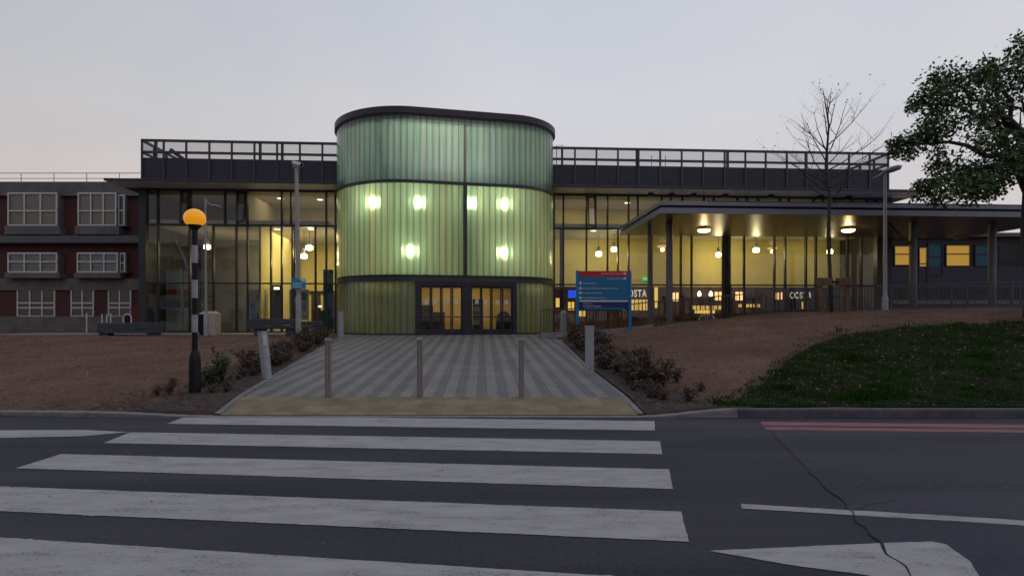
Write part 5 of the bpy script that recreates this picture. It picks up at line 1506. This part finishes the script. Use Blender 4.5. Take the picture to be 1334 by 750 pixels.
fpts = [(PX(704, 24.6), 24.6, .92), (PX(742, 24.6), 24.6, .97), (PX(800, 24.6), 24.6, 1.09), (PX(850, 24.4), 24.4, 1.27), (PX(960, 24.0), 24.0, 1.55), (PX(1060, 23.7), 23.7, 1.75), (PX(1150, 23.5), 23.5, 1.9), (PX(1228, 23.4), 23.4, 1.98), (PX(1330, 23.3), 23.3, 2.05), (PX(1400, 23.2), 23.2, 2.05)]
railing('metal_railing', 'dark steel railing of thin bars along the top of the earth bank', fpts, 1.05, (1.0, .08), .125, 'rail_blue')
bpts = [(PX(984, 26), 26, 1.86), (PX(1110, 26), 26, 1.98), (PX(1228, 26), 26, 2.02), (PX(1400, 26), 26, 2.02)]
railing('metal_railing', 'second dark steel railing, taller and further back behind the sapling', bpts, 1.06, (1.0, .1), .115, 'rail_blue', rad=.013)
# low kerb wall under the railing
b = MB()
for a_, c_ in ((0, 1), (1, 2), (2, 3)):
    p, q = Vector(fpts[a_]), Vector(fpts[c_])
    b.bar(p + Vector((0, -.12, -.03)), q + Vector((0, -.12, -.03)), .28, .22)
o = b.build('kerb_wall', 'concrete'); tag(o, 'low pale concrete kerb wall under the railing beside the tower', 'kerb wall')

# staked sapling
Y = 22.4; X = PX(1082, Y); z = gz(X, Y)
zy = lambda py: PZ(py, Y)
t = thing('tree_stake', 'timber stake frame with a wide crossboard round the sapling', 'tree stake', (X, Y, z))
b = MB(); b.bar((PX(1065.5, Y), Y - .3, z - .2), (PX(1061.5, Y), Y - .3, zy(364)), .2, .12, (0, 1, 0)); b.build('post', 'wood', t, bevel=.01)
b = MB(); b.bar((PX(1106, Y), Y + .1, z - .2), (PX(1105, Y), Y + .1, zy(364)), .17, .12, (0, 1, 0)); b.build('post', 'wood', t, bevel=.01)
b = MB(); b.bar((PX(1057, Y), Y - .41, zy(367.5)), (PX(1081, Y), Y - .2, zy(367.5)), .05, .30); b.build('crossboard', 'wood', t, bevel=.008)
b = MB(); b.bar((PX(1086, Y), Y - .16, zy(367.2)), (PX(1110.5, Y), Y - .0, zy(366.4)), .05, .28); b.build('crossboard', 'wood', t, bevel=.008)
b = MB(); b.bar((PX(1080, Y), Y - .25, zy(368)), (PX(1089, Y), Y - .2, zy(368)), .03, .1); b.build('strap', 'black_gloss', t)

rt = random.Random(21)
def branch_tree(bt, leaves, p, d, L, r, lev, maxlev, spread, up, rnd, leaf_fn=None, nkids=3):
    n = 5; pts = [p.copy()]; rads = [r]
    q = p.copy(); dd = d.copy()
    for i in range(n):
        dd = (dd + Vector((rnd.uniform(-1, 1), rnd.uniform(-1, 1), rnd.uniform(-.6, .9))) * .16 + Vector((0, 0, up * .1))).normalized()
        q = q + dd * (L / n); pts.append(q.copy()); rads.append(r * (1 - .75 * (i + 1) / n))
    bt.tube(pts, rads, 5 if lev > 0 else 8)
    if leaf_fn: leaf_fn(pts, lev, dd)
    if lev >= maxlev: return
    for k in range(nkids):
        i = rnd.choice([1, 2, 3, 4, 4]) if lev else rnd.choice([2, 3, 4, 5])
        a = rnd.uniform(0, 2 * math.pi)
        side = Vector((math.cos(a), math.sin(a), rnd.uniform(-.1, .5)))
        nd = (dd * (1 - spread) + side * spread).normalized()
        branch_tree(bt, leaves, pts[i], nd, L * rnd.uniform(.45, .7), rads[i] * .7, lev + 1, maxlev, spread, up, rnd, leaf_fn, nkids)

Y = 22.3; base = Vector((PX(1084, Y), Y, gz(PX(1084, Y), Y) - .1))
st = thing('sapling', 'thin nearly bare sapling held by the timber stakes', 'tree', tuple(base))
tops = [(1083, 405), (1081, 360), (1080, 310), (1079, 255), (1078, 215), (1077, 165), (1075, 112)]
tp = [Vector((PX(px, Y), Y + .03 * i * (-1) ** i, PZ(py, Y))) for i, (px, py) in enumerate(tops)]; tp[0] = base
b = MB(); b.tube(tp, [.075, .068, .062, .056, .05, .034, .008], 10); tk = b.build('trunk', 'twig', st, smooth=True)
bt = MB(); lf = MB()
buds = []
def bud(pts, lev, dd):
    for q in ([pts[-1]] + ([pts[3]] if rt.random() < .4 else [])):
        if rt.random() < (.4 if lev else .7): buds.append(q)
limbs = [(258, -95, 20, 1.1), (262, 60, 30, 1.0), (250, -55, 18, 1.6), (246, 75, 22, 1.5), (240, -70, 22, 1.9), (236, 62, 26, 1.9), (228, -60, 24, 1.8), (222, 66, 30, 2.0), (210, -52, 28, 1.5),
         (204, 40, 48, 1.7), (198, -60, 36, 1.4), (190, 45, 40, 1.5), (180, -40, 45, 1.1), (170, 35, 55, 1.0), (160, -35, 55, .8), (150, 30, 60, .8), (255, 150, 25, 1.5), (232, -140, 30, 1.5), (215, 120, 35, 1.4), (196, -120, 40, 1.2)]
for py, az, el, L in limbs:
    zz = PZ(py, Y)
    f = max(0, min(.999, (py - 405) / (112 - 405))); 
    for (pa, pb), (ya, yb) in zip(zip(tp, tp[1:]), zip([405, 360, 310, 255, 215, 165], [360, 310, 255, 215, 165, 112])):
        if yb <= py <= ya:
            p0 = pa + (pb - pa) * ((ya - py) / (ya - yb))
    a = R(az)
    d = Vector((math.sin(a) * math.cos(R(el)), -math.cos(a) * math.cos(R(el)) * .8, math.sin(R(el))))
    branch_tree(bt, None, p0, d, L * 1.22, .025, 0, 2, .55, .35, rt, bud, 3)
bt.build('branches', 'twig', st)
for q in buds:
    for k in range(rt.choice([1, 1, 2, 3])):
        c = q + Vector((rt.uniform(-.04, .04), rt.uniform(-.04, .04), rt.uniform(-.03, .05)))
        a = Vector((rt.uniform(-1, 1), rt.uniform(-1, 1), rt.uniform(-1, 1))).normalized() * rt.uniform(.018, .042)
        e = a.cross(Vector((rt.uniform(-1, 1), rt.uniform(-1, 1), 1))).normalized() * a.length * .7
        lf.quad(c - a, c - e * .8, c + a, c + e * .8)
lf.build('leaves', mat('bud_leaf', (.06, .05, .035), .7, island=.5), st)

# big leafy tree at the right
rb = random.Random(5)
Yt = 19.5
base = Vector((PX(1352, Yt), Yt, gz(PX(1352, Yt), Yt) - .2))
bg = thing('leafy_tree', 'large dark green leafy tree reaching over the canopy end', 'tree', tuple(base))
trunk_top = base + Vector((.1, .3, 5.2))
b = MB(); b.tube([base, base + Vector((.05, .05, 1.2)), base + Vector((-.05, .2, 3.2)), trunk_top, trunk_top + Vector((.15, .15, 1.2)), trunk_top + Vector((-.1, .3, 2.6))], [.42, .33, .29, .25, .13, .03], 12)
b.build('trunk', 'bark', bg, smooth=True)
bt = MB(); lf = MB()
def leaf_clump(c, n, rad, sz):
    for _ in range(n):
        v = Vector((rb.gauss(0, 1), rb.gauss(0, 1), rb.gauss(0, .7)))
        if v.length > 1.7: v *= 1.7 / v.length * rb.uniform(.5, 1)
        p = c + v * rad * .5
        dn = Vector((rb.uniform(-1, 1), rb.uniform(-1, 1), rb.uniform(-1.2, .3))).normalized()
        s = sz * rb.uniform(.6, 1.3)
        e = dn.cross(Vector((rb.uniform(-1, 1), rb.uniform(-1, 1), 1))).normalized()
        # a leaf: folded kite of two triangles
        nrm = dn.cross(e) * s * .15
        lf.add([p, p + dn * s * .5 + e * s * .33 + nrm, p + dn * s, p + dn * s * .5 - e * s * .33 + nrm], [(0, 1, 2), (0, 2, 3)])
# limbs aimed at the clumps seen in the photograph: (px, py, depth, clump radius)
targets = [(1222, 108, 19.4, .55), (1214, 122, 19.0, .6), (1202, 128, 19.2, .5), (1195, 134, 19.3, .42), (1228, 140, 19.6, .7), (1190, 141, 19.1, .3), (1212, 152, 19.5, .5),
           (1226, 168, 19.2, .6), (1208, 166, 19.0, .55), (1196, 176, 19.2, .5), (1182, 180, 19.1, .45), (1170, 184, 19.2, .4), (1163, 192, 19.3, .35), (1176, 196, 19.4, .45), (1192, 192, 19.3, .45), (1210, 182, 19.4, .5), (1222, 196, 19.6, .4), (1164, 200, 19.2, .25), (1184, 201, 19.0, .3),
           (1224, 214, 19.4, .4), (1214, 238, 19.2, .4), (1202, 240, 19.1, .35), (1193, 244, 19.3, .25), (1224, 232, 19.3, .45), (1220, 250, 19.2, .35), (1206, 255, 19.3, .3), (1192, 258, 19.4, .22), (1226, 260, 19.3, .35), (1214, 262, 19.2, .25)]
more = []
for _ in range(58):
    px = rb.uniform(1226, 1420); py = rb.uniform(60, 255)
    if px < 1260 and py < 95: continue
    more.append((px, py, rb.uniform(17.8, 21.5), rb.uniform(.5, .9)))
limb_pts = []
for px, py, Yc in ((1172, 188, 19.2), (1200, 138, 19.2), (1224, 108, 19.4), (1204, 250, 19.2), (1282, 66, 20.2), (1340, 62, 19.0), (1392, 118, 20.5), (1286, 180, 18.2), (1404, 215, 18.6), (1330, 140, 21.2), (1262, 120, 20.6)):
    c = Vector((PX(px, Yc), Yc, PZ(py, Yc)))
    st_ = trunk_top + Vector((rb.uniform(-.1, .1), rb.uniform(-.1, .1), rb.uniform(-1.6, 1.2)))
    d_ = c - st_; sag = Vector((0, 0, d_.length * rb.uniform(.06, .16)))
    P_ = []
    for i in range(9):
        f = i / 8
        P_.append(st_ + d_ * f + sag * (4 * f * (1 - f)) * (1 if rb.random() < .9 else .5) + Vector((rb.uniform(-1, 1), rb.uniform(-1, 1), rb.uniform(-1, 1))) * .1 * (0 if i == 0 else 1))
    bt.tube(P_, [.12 * (1 - f / 8) ** 1.1 + .012 for f in range(9)], 7); limb_pts += P_[3:]
more += [(1345, 70, 19.6, .8), (1352, 95, 19.9, .8), (1335, 55, 19.7, .7)]
for px, py, Yc, rad in targets + more:
    c = Vector((PX(px, Yc), Yc, PZ(py, Yc)))
    near = px < 1240
    leaf_clump(c, int((130 if near else 120) * (rad / .45) ** 1.5), rad, .13 if near else .145)
    # branch that carries the clump
    near_ = sorted(limb_pts, key=lambda q: (q - c).length)[0]
    mid = near_.lerp(c, .5) + Vector((rb.uniform(-.12, .12), rb.uniform(-.12, .12), rb.uniform(.0, .15)))
    bt.tube([near_, near_.lerp(mid, .6), mid, c], [.028, .022, .016, .006], 5)
    for _ in range(4):
        e_ = c + Vector((rb.gauss(0, 1), rb.gauss(0, 1), rb.gauss(0, .7))) * rad * .45
        bt.tube([mid.lerp(c, rb.random()), e_], [.009, .003], 4)
bt.build('branches', 'bark', bg)
lf.build('crown', 'leaf_dark', bg)


# ------------------------------------------------------------------ ACROSS THE ROAD (seen mirrored in the glass)
YO = -26.0
OB = thing('opposite_building', 'grey building across the road, mirrored in the left glass front', 'building', (-30, YO, 0))
b = MB(); b.box(-62, -14, YO - 10, YO, 0, 11.5); b.build('wall', mat('pale_render', (.46, .45, .47), .85), OB)
b = MB(); b.box(-62.6, -13.4, YO - 10.5, YO + .6, 11.5, 12.0); b.build('roof', 'lead', OB)
for f in range(3):
    for k in range(11):
        x0 = -60 + k * 4.2; z0 = 1.2 + f * 3.6
        b = MB(); b.box(x0, x0 + 2.6, YO + .004, YO + .08, z0, z0 + 1.9); wn = b.build('window', 'white_paint', OB)
        b = MB(); b.box(x0 + .1, x0 + 1.25, YO + .084, YO + .1, z0 + .1, z0 + 1.8); b.box(x0 + 1.35, x0 + 2.5, YO + .084, YO + .1, z0 + .1, z0 + 1.8); b.build('pane', 'dark_inside', wn)
for x, y, rz, sc, lab in ((-8, -24, 2.0, 1.0, 'tall tree across the road, mirrored in the glass left of the tower'), (9, -28, 4.0, 1.15, 'tree across the road, mirrored in the glass beside the canopy'),
                     (22, -26, 1.0, 1.05, 'broad tree across the road, mirrored in the glass under the canopy')):
    dup(bg, (x, y, -.1), rz, sc, lab)

# ------------------------------------------------------------------ PLANTING
rs = random.Random(11)
def shrub_mesh(kind, h, wdt, nst, nlf, lsz):
    stem, fol = MB(), MB()
    for i in range(nst):
        a = rs.uniform(0, 2 * math.pi); lean = rs.uniform(.05, .5) * wdt
        top = Vector((math.cos(a) * lean, math.sin(a) * lean, h * rs.uniform(.6, 1.0)))
        mid = top * .5 + Vector((rs.uniform(-.03, .03), rs.uniform(-.03, .03), .04))
        stem.tube([(0, 0, -.05), mid, top], [.009, .006, .003], 5)
        for k in range(nlf):
            f = rs.uniform(.18, 1.03)
            c = (mid * (f / .5) if f < .5 else mid.lerp(top, (f - .5) / .5)) + Vector((rs.gauss(0, .045), rs.gauss(0, .045), rs.gauss(0, .03)))
            c.z = max(c.z, .02)
            dn = Vector((rs.uniform(-1, 1), rs.uniform(-1, 1), rs.uniform(-.3, 1))).normalized(); s = lsz * rs.uniform(.6, 1.3)
            e = dn.cross(Vector((rs.uniform(-1, 1), rs.uniform(-1, 1), 1))).normalized()
            fol.add([c, c + dn * s * .5 + e * s * .28, c + dn * s, c + dn * s * .5 - e * s * .28], [(0, 1, 2), (0, 2, 3)])
    return stem, fol
def make_shrub(name, lab, cat, m, loc, h, w, nst, nlf, lsz, grp):
    t = thing(name, lab, cat, (0, 0, 0), grp)
    s, f = shrub_mesh(name, h, w, nst, nlf, lsz)
    s.build('stem', 'twig', t); f.build('foliage', m, t)
    t.location = loc
    return t
protos = {}
def place(kind, m, x, y, lab, grp, sc, h=.46, w=.60, nst=12, nlf=24, lsz=.07):
    loc = (x, y, gz(x, y) - .01)
    v = kind + m + str(rs.randrange(2))
    if v not in protos:
        protos[v] = make_shrub(kind, lab, 'shrub', m, loc, h, w, nst, nlf, lsz, grp)
        protos[v].scale = (sc,) * 3
        return protos[v]
    return dup(protos[v], loc, rs.uniform(0, 6.28), sc, lab, grp)
# left bed along the paving edge
for i in range(62):
    y = 10.6 + (24.2 - 10.6) * ((i + rs.uniform(0, .8)) / 62) ** 1.15
    x = lerp_tab(PL, y) - .35 - abs(rs.gauss(0, .45)) * (1.3 if y < 15 else 1.0)
    if math.hypot(x - PX(348, 12.9), y - 12.9) < .35: x -= .4
    sc = rs.uniform(.65, 1.05) * (1.0 if y > 13.5 else .55)
    if y < 13.5:
        place('low_shrub', 'shrub_red', x, y, 'small reddish-brown shrub low in the mulch bed near the amber beacon', 'small red shrubs in the bed near the beacon', sc)
    elif y < 19.5:
        place('leafy_shrub', 'shrub_red', x, y, 'reddish-brown shrub in the bed between the leaning bollard and the tower', 'red shrubs in the bed by the leaning bollard', sc)
    else:
        place('bushy_shrub', 'shrub_brown', x, y, 'olive-brown shrub in the bed at the foot of the camera pole', 'olive-brown shrubs by the camera pole', sc * 1.15)
# green bush beside the beacon
x, y = PX(290, 11.9), 11.9
make_shrub('green_bush', 'upright green leafy bush beside the amber beacon pole', 'bush', 'shrub_green', (x, y, gz(x, y)), .78, .5, 12, 34, .085, None)
x, y = PX(275, 11.7), 11.7
make_shrub('green_bush', 'lower grey-green bush between the beacon pole and the taller bush', 'bush', 'shrub_green', (x, y, gz(x, y)), .45, .6, 12, 24, .08, None)
# right bed
for i in range(76):
    y = 10.2 + (23.2 - 10.2) * ((i + rs.uniform(0, .8)) / 76) ** 1.15
    x = lerp_tab(PR, y) + .35 + abs(rs.gauss(0, .5)) * (1.15 if y < 16 else .8)
    if math.hypot(x - PX(768, 13.6), y - 13.6) < .4: x += .45
    sc = rs.uniform(.7, 1.1) * (1.0 if y > 11.5 else .6)
    if y < 13.0:
        place('low_shrub', 'shrub_red', x, y, 'small reddish shrub at the crossing end of the bed below the bank', 'small red shrubs at the crossing end of the right bed', sc)
    elif y < 18.0:
        place('leafy_shrub', 'shrub_red', x, y, 'reddish-brown shrub below the earth bank beside the square grey bollard', 'red shrubs by the square bollard', sc)
    else:
        place('bushy_shrub', 'shrub_brown', x, y, 'olive-brown shrub in front of the blue hospital sign', 'olive-brown shrubs by the hospital sign', sc * 1.2)
x, y = PX(838, 11.5), 11.5
make_shrub('tall_shrub', 'tall reddish shrub standing out against the earth bank', 'shrub', 'shrub_red', (x + .25, y + .6, gz(x + .25, y + .6)), .85, .55, 10, 22, .085, None)

# dark mulch of the two planting beds
MT['bed'] = mat('bed', (.066, .040, .032), .95, 0, .45, 5, bump=.9, bscale=45)
for tab, sd, lab in ((PL, -1, 'dark mulch of the planting bed near the beacon'), (PR, 1, 'dark mulch of the planting bed below the bank')):
    b = MB(); vs = []; fs = []; nxx = 7
    ys = [9.452, 9.5] + [9.7 + i * .3 for i in range(47)]
    for j, y in enumerate(ys):
        wd = (1.25 if sd < 0 else 1.15) * (.8 + .5 * noise.noise((y * .7, sd, 0)) + .2 * noise.noise((y * 2.5, sd, 1)))
        if y < 12: wd *= 1 + .35 * (12 - y)
        for i in range(nxx + 1):
            x = lerp_tab(tab, y) + sd * (.13 + wd * i / nxx)
            vs.append((x, y, gz(x, y) + (.03 if i < nxx and j else -.06)))
    for j in range(len(ys) - 1):
        for i in range(nxx): fs.append((j * (nxx + 1) + i, j * (nxx + 1) + i + 1, (j + 1) * (nxx + 1) + i + 1, (j + 1) * (nxx + 1) + i))
    b.add(vs, fs); o = b.build('planting_bed', 'bed', smooth=True); o['kind'] = 'structure'; o['label'] = lab
# fallen leaves and bark chips on the beds, small clods on the earth
def scatter(name, lab, fn, n, smin, smax, m, rnd, thick=.3):
    b = MB()
    for _ in range(n):
        x, y = fn(rnd)
        z = gz(x, y) + .022
        s = rnd.uniform(smin, smax); a = rnd.uniform(0, 6.28)
        u = Vector((math.cos(a), math.sin(a), rnd.uniform(-.4, .4))) * s; v = Vector((-math.sin(a), math.cos(a), rnd.uniform(-.4, .4))) * s * rnd.uniform(.4, .9)
        c = Vector((x, y, z + rnd.uniform(0, s * .4)))
        k = Vector((0, 0, s * thick))
        b.add([c - u, c - v * .8, c + u, c + v * .9, c + k], [(0, 1, 4), (1, 2, 4), (2, 3, 4), (3, 0, 4)])
    o = b.build(name, m); o['kind'] = 'stuff'; o['label'] = lab
    return o
def f_left(r):
    y = 9.6 + 15 * r.random() ** 1.7
    return lerp_tab(PL, y) - .18 - abs(r.gauss(0, .75)) * (1.5 if y < 12 else .9), y
def f_right(r):
    y = 9.6 + 14 * r.random() ** 1.7
    return lerp_tab(PR, y) + .16 + abs(r.gauss(0, .7)) * (1.3 if y < 13 else .9), y
MT['mulch'] = mat('mulch', (0.075, 0.044, 0.034), .95, 0, .3, 9, island=.7)
scatter('leaf_litter', 'fallen leaves and bark chips in the bed near the beacon', f_left, 2600, .012, .04, 'mulch', rs)
scatter('leaf_litter', 'fallen leaves and bark chips in the bed below the bank', f_right, 2600, .012, .04, 'mulch', rs)
scatter('leaf_litter', 'pale dry leaves dotting the bed near the beacon', f_left, 420, .012, .032, 'litter', rs)
scatter('leaf_litter', 'pale dry leaves dotting the bed below the bank', f_right, 480, .012, .034, 'litter', rs)
def f_bankfoot(r):
    return r.uniform(2.4, 9), 9.6 + abs(r.gauss(0, .5))
scatter('leaf_litter', 'pale dry leaves gathered at the foot of the bank along the kerb', f_bankfoot, 330, .01, .03, 'litter', rs)
def f_leftfront(r):
    return r.uniform(-16, -5), 9.65 + abs(r.gauss(0, .9))
def f_grass(r):
    x = 3.8 + 14 * r.random(); return x, r.uniform(9.6, grass_edge(x))
LATER = f_grass
scatter('leaf_litter', 'dry leaves along the kerb on the beacon side', f_leftfront, 420, .01, .03, 'litter', rs)
def f_clods(r):
    if r.random() < .5: return r.uniform(-22, -6.5), r.uniform(9.8, 25)
    y = r.uniform(10.5, 22.5); return lerp_tab(PR, y) + 1 + 16 * r.random(), y
MT['clod'] = mat('clod', (0.20, 0.130, 0.102), .95, 0, .3, 9, island=.4)
scatter('soil_crumbs', 'loose crumbs of earth on the bare banks', f_clods, 6500, .008, .045, 'clod', rs, .8)
scatter('leaf_litter', 'dry leaves and twigs strewn thinly over the bare banks', f_clods, 700, .012, .03, 'litter', rs, .3)

# grass on the lower right of the bank
def grass_edge(x):          # far limit of the grass at x (world)
    tab = [(3.3, 9.6), (3.9, 10.3), (4.6, 11.3), (5.6, 12.6), (6.6, 14.2), (8.2, 16.2), (10.2, 17.8), (13.0, 18.6), (18.0, 19.4), (40, 20)]
    return lerp_tab(tab, x)
rg_ = random.Random(8)
b = MB(); n = 0
while n < 62000:
    x = 3.4 + 16.6 * rg_.random() ** .85; ye = grass_edge(x)
    y = rg_.uniform(9.55, ye + .25)
    dens = .5 + .9 * noise.noise((x * .9, y * .9, 0)) + .5 * noise.noise((x * 3, y * 3, 5))
    edge = min(1, max(0, (ye - y) / .9 + .15)) 
    patch = noise.noise((x * .55 + 4, y * .8, 2))
    if rg_.random() > dens * edge + .1: continue
    if patch < -.32 and rg_.random() < .8: continue
    z = gz(x, y); hgt = rg_.uniform(.03, .085) * (1 + 2.2 * max(0, noise.noise((x * 1.6, y * 1.6, 9))))
    a = rg_.uniform(0, 6.28); w = rg_.uniform(.004, .009)
    ln = Vector((rg_.uniform(-1, 1), rg_.uniform(-1, 1), 0)) * hgt * .7
    s = Vector((math.cos(a), math.sin(a), 0)) * w
    p = Vector((x, y, z - .01))
    b.add([p - s, p + s, p + ln * .45 + s * .7 + Vector((0, 0, hgt * .7)), p + ln + Vector((0, 0, hgt))], [(0, 1, 2), (0, 2, 3)])
    n += 1
gr = b.build('grass', 'grass'); gr['kind'] = 'stuff'; gr['label'] = 'rough dark grass and weeds on the lower bank'
scatter('leaf_litter', 'pale dead leaves lying in the grass of the bank', f_grass, 120, .012, .032, 'litter', rg_)
# darker weedy soil under the grass
b = MB(); vs = []; fs = []; nx = 60; ny = 24
for j in range(ny + 1):
    for i in range(nx + 1):
        x = 3.5 + 37 * (i / nx) ** 1.5; ye = grass_edge(x) - .15; y = 9.5 + (ye - 9.5) * j / ny + .12 * noise.noise((x * 2, j, 0)) * (j / ny)
        vs.append((x, y, gz(x, y) + .03 - (.05 if j == ny or i == 0 else 0)))
for j in range(ny):
    for i in range(nx): fs.append((j * (nx + 1) + i, j * (nx + 1) + i + 1, (j + 1) * (nx + 1) + i + 1, (j + 1) * (nx + 1) + i))
b.add(vs, fs)
MT['weedy'] = mat('weedy', (0.018, 0.024, 0.010), .95, 0, .6, 3.5, bump=.8, bscale=25, spec=.05)
o = b.build('turf', 'weedy', smooth=True); o['kind'] = 'structure'; o['label'] = 'dark weedy turf under the grass'

# ------------------------------------------------------------------ LIGHT
w = bpy.data.worlds.new('World'); scene.world = w; w.use_nodes = True
nt = w.node_tree; N, L = nt.nodes, nt.links
bgn = N['Background']
sky = N.new('ShaderNodeTexSky'); sky.sky_type = 'NISHITA'; sky.sun_disc = False
SUN_EL, SUN_AZ = R(7), R(-35)
sky.sun_elevation = SUN_EL; sky.sun_rotation = SUN_AZ
tc = N.new('ShaderNodeTexCoord'); sx = N.new('ShaderNodeSeparateXYZ'); L.new(tc.outputs['Generated'], sx.inputs[0])
rp = N.new('ShaderNodeValToRGB'); e = rp.color_ramp.elements
e[0].position = 0.0; e[0].color = (6.2, 5.35, 5.3, 1)
e[1].position = .75; e[1].color = (4.7, 5.2, 6.3, 1)
x = e.new(.16); x.color = (6.25, 5.75, 5.8, 1)
x = e.new(.32); x.color = (6.0, 6.1, 6.45, 1)
L.new(sx.outputs['Z'], rp.inputs['Fac'])
nz = N.new('ShaderNodeTexNoise'); nz.inputs['Scale'].default_value = 2.2; nz.inputs['Detail'].default_value = 6; nz.inputs['Distortion'].default_value = .9
mp = N.new('ShaderNodeMapping'); mp.inputs['Scale'].default_value = (1, 1, 2.2); L.new(tc.outputs['Generated'], mp.inputs['Vector']); L.new(mp.outputs['Vector'], nz.inputs['Vector'])
cr_ = N.new('ShaderNodeValToRGB'); cr_.color_ramp.elements[0].position = .35; cr_.color_ramp.elements[1].position = .7
cr_.color_ramp.elements[0].color = (.955, .965, .985, 1); cr_.color_ramp.elements[1].color = (1.04, 1.015, 1.0, 1)
L.new(nz.outputs['Fac'], cr_.inputs['Fac'])
mu = N.new('ShaderNodeMixRGB'); mu.blend_type = 'MULTIPLY'; mu.inputs['Fac'].default_value = 1
L.new(rp.outputs['Color'], mu.inputs[1]); L.new(cr_.outputs['Color'], mu.inputs[2])
# the sky is brightest over the building, where the sun went down, and duller behind the viewer
mr = N.new('ShaderNodeMapRange'); mr.inputs['From Min'].default_value = -.8; mr.inputs['From Max'].default_value = .5
mr.inputs['To Min'].default_value = .5; mr.inputs['To Max'].default_value = 1.0
L.new(sx.outputs['Y'], mr.inputs['Value'])
mb = N.new('ShaderNodeMixRGB'); mb.blend_type = 'MULTIPLY'; mb.inputs['Fac'].default_value = 1
mrx = N.new('ShaderNodeMapRange'); mrx.inputs['From Min'].default_value = -.75; mrx.inputs['From Max'].default_value = .0
mrx.inputs['To Min'].default_value = .78; mrx.inputs['To Max'].default_value = 1.0; L.new(sx.outputs['X'], mrx.inputs['Value'])
mm = N.new('ShaderNodeMath'); mm.operation = 'MULTIPLY'; L.new(mr.outputs['Result'], mm.inputs[0]); L.new(mrx.outputs['Result'], mm.inputs[1])
L.new(mu.outputs['Color'], mb.inputs[1]); L.new(mm.outputs[0], mb.inputs[2])
mx = N.new('ShaderNodeMixRGB'); mx.inputs['Fac'].default_value = .97
L.new(sky.outputs['Color'], mx.inputs[1]); L.new(mb.outputs['Color'], mx.inputs[2])
L.new(mx.outputs['Color'], bgn.inputs['Color']); bgn.inputs['Strength'].default_value = .109

sun = bpy.data.lights.new('sun', 'SUN'); sun.energy = .12; sun.angle = R(25); sun.color = (1, .86, .78)
so = bpy.data.objects.new('sun', sun); col.objects.link(so)
so.rotation_euler = (R(60), 0, R(20))

cam = bpy.data.cameras.new('camera'); co = bpy.data.objects.new('camera', cam); col.objects.link(co)
co.location = (0, 0, CAMZ); co.rotation_euler = (R(90), 0, 0)
cam.sensor_width = 36; cam.lens = FOC / 1334 * 36
cam.shift_y = (HZ - 375) / 1334
cam.clip_start = .05; cam.clip_end = 3000
scene.camera = co
scene.view_settings.view_transform = 'Standard'; scene.view_settings.look = 'None'
scene.view_settings.exposure = 0; scene.view_settings.gamma = 1
try: scene.view_settings.use_curve_mapping = False
except Exception: pass
c = scene.cycles
c.use_denoising = True
try: c.denoiser = 'OPENIMAGEDENOISE'
except Exception: pass
c.max_bounces = 8; c.diffuse_bounces = 3; c.glossy_bounces = 3; c.transmission_bounces = 5; c.transparent_max_bounces = 12
c.caustics_reflective = False; c.caustics_refractive = False
c.sample_clamp_indirect = 4.0
c.use_light_tree = True
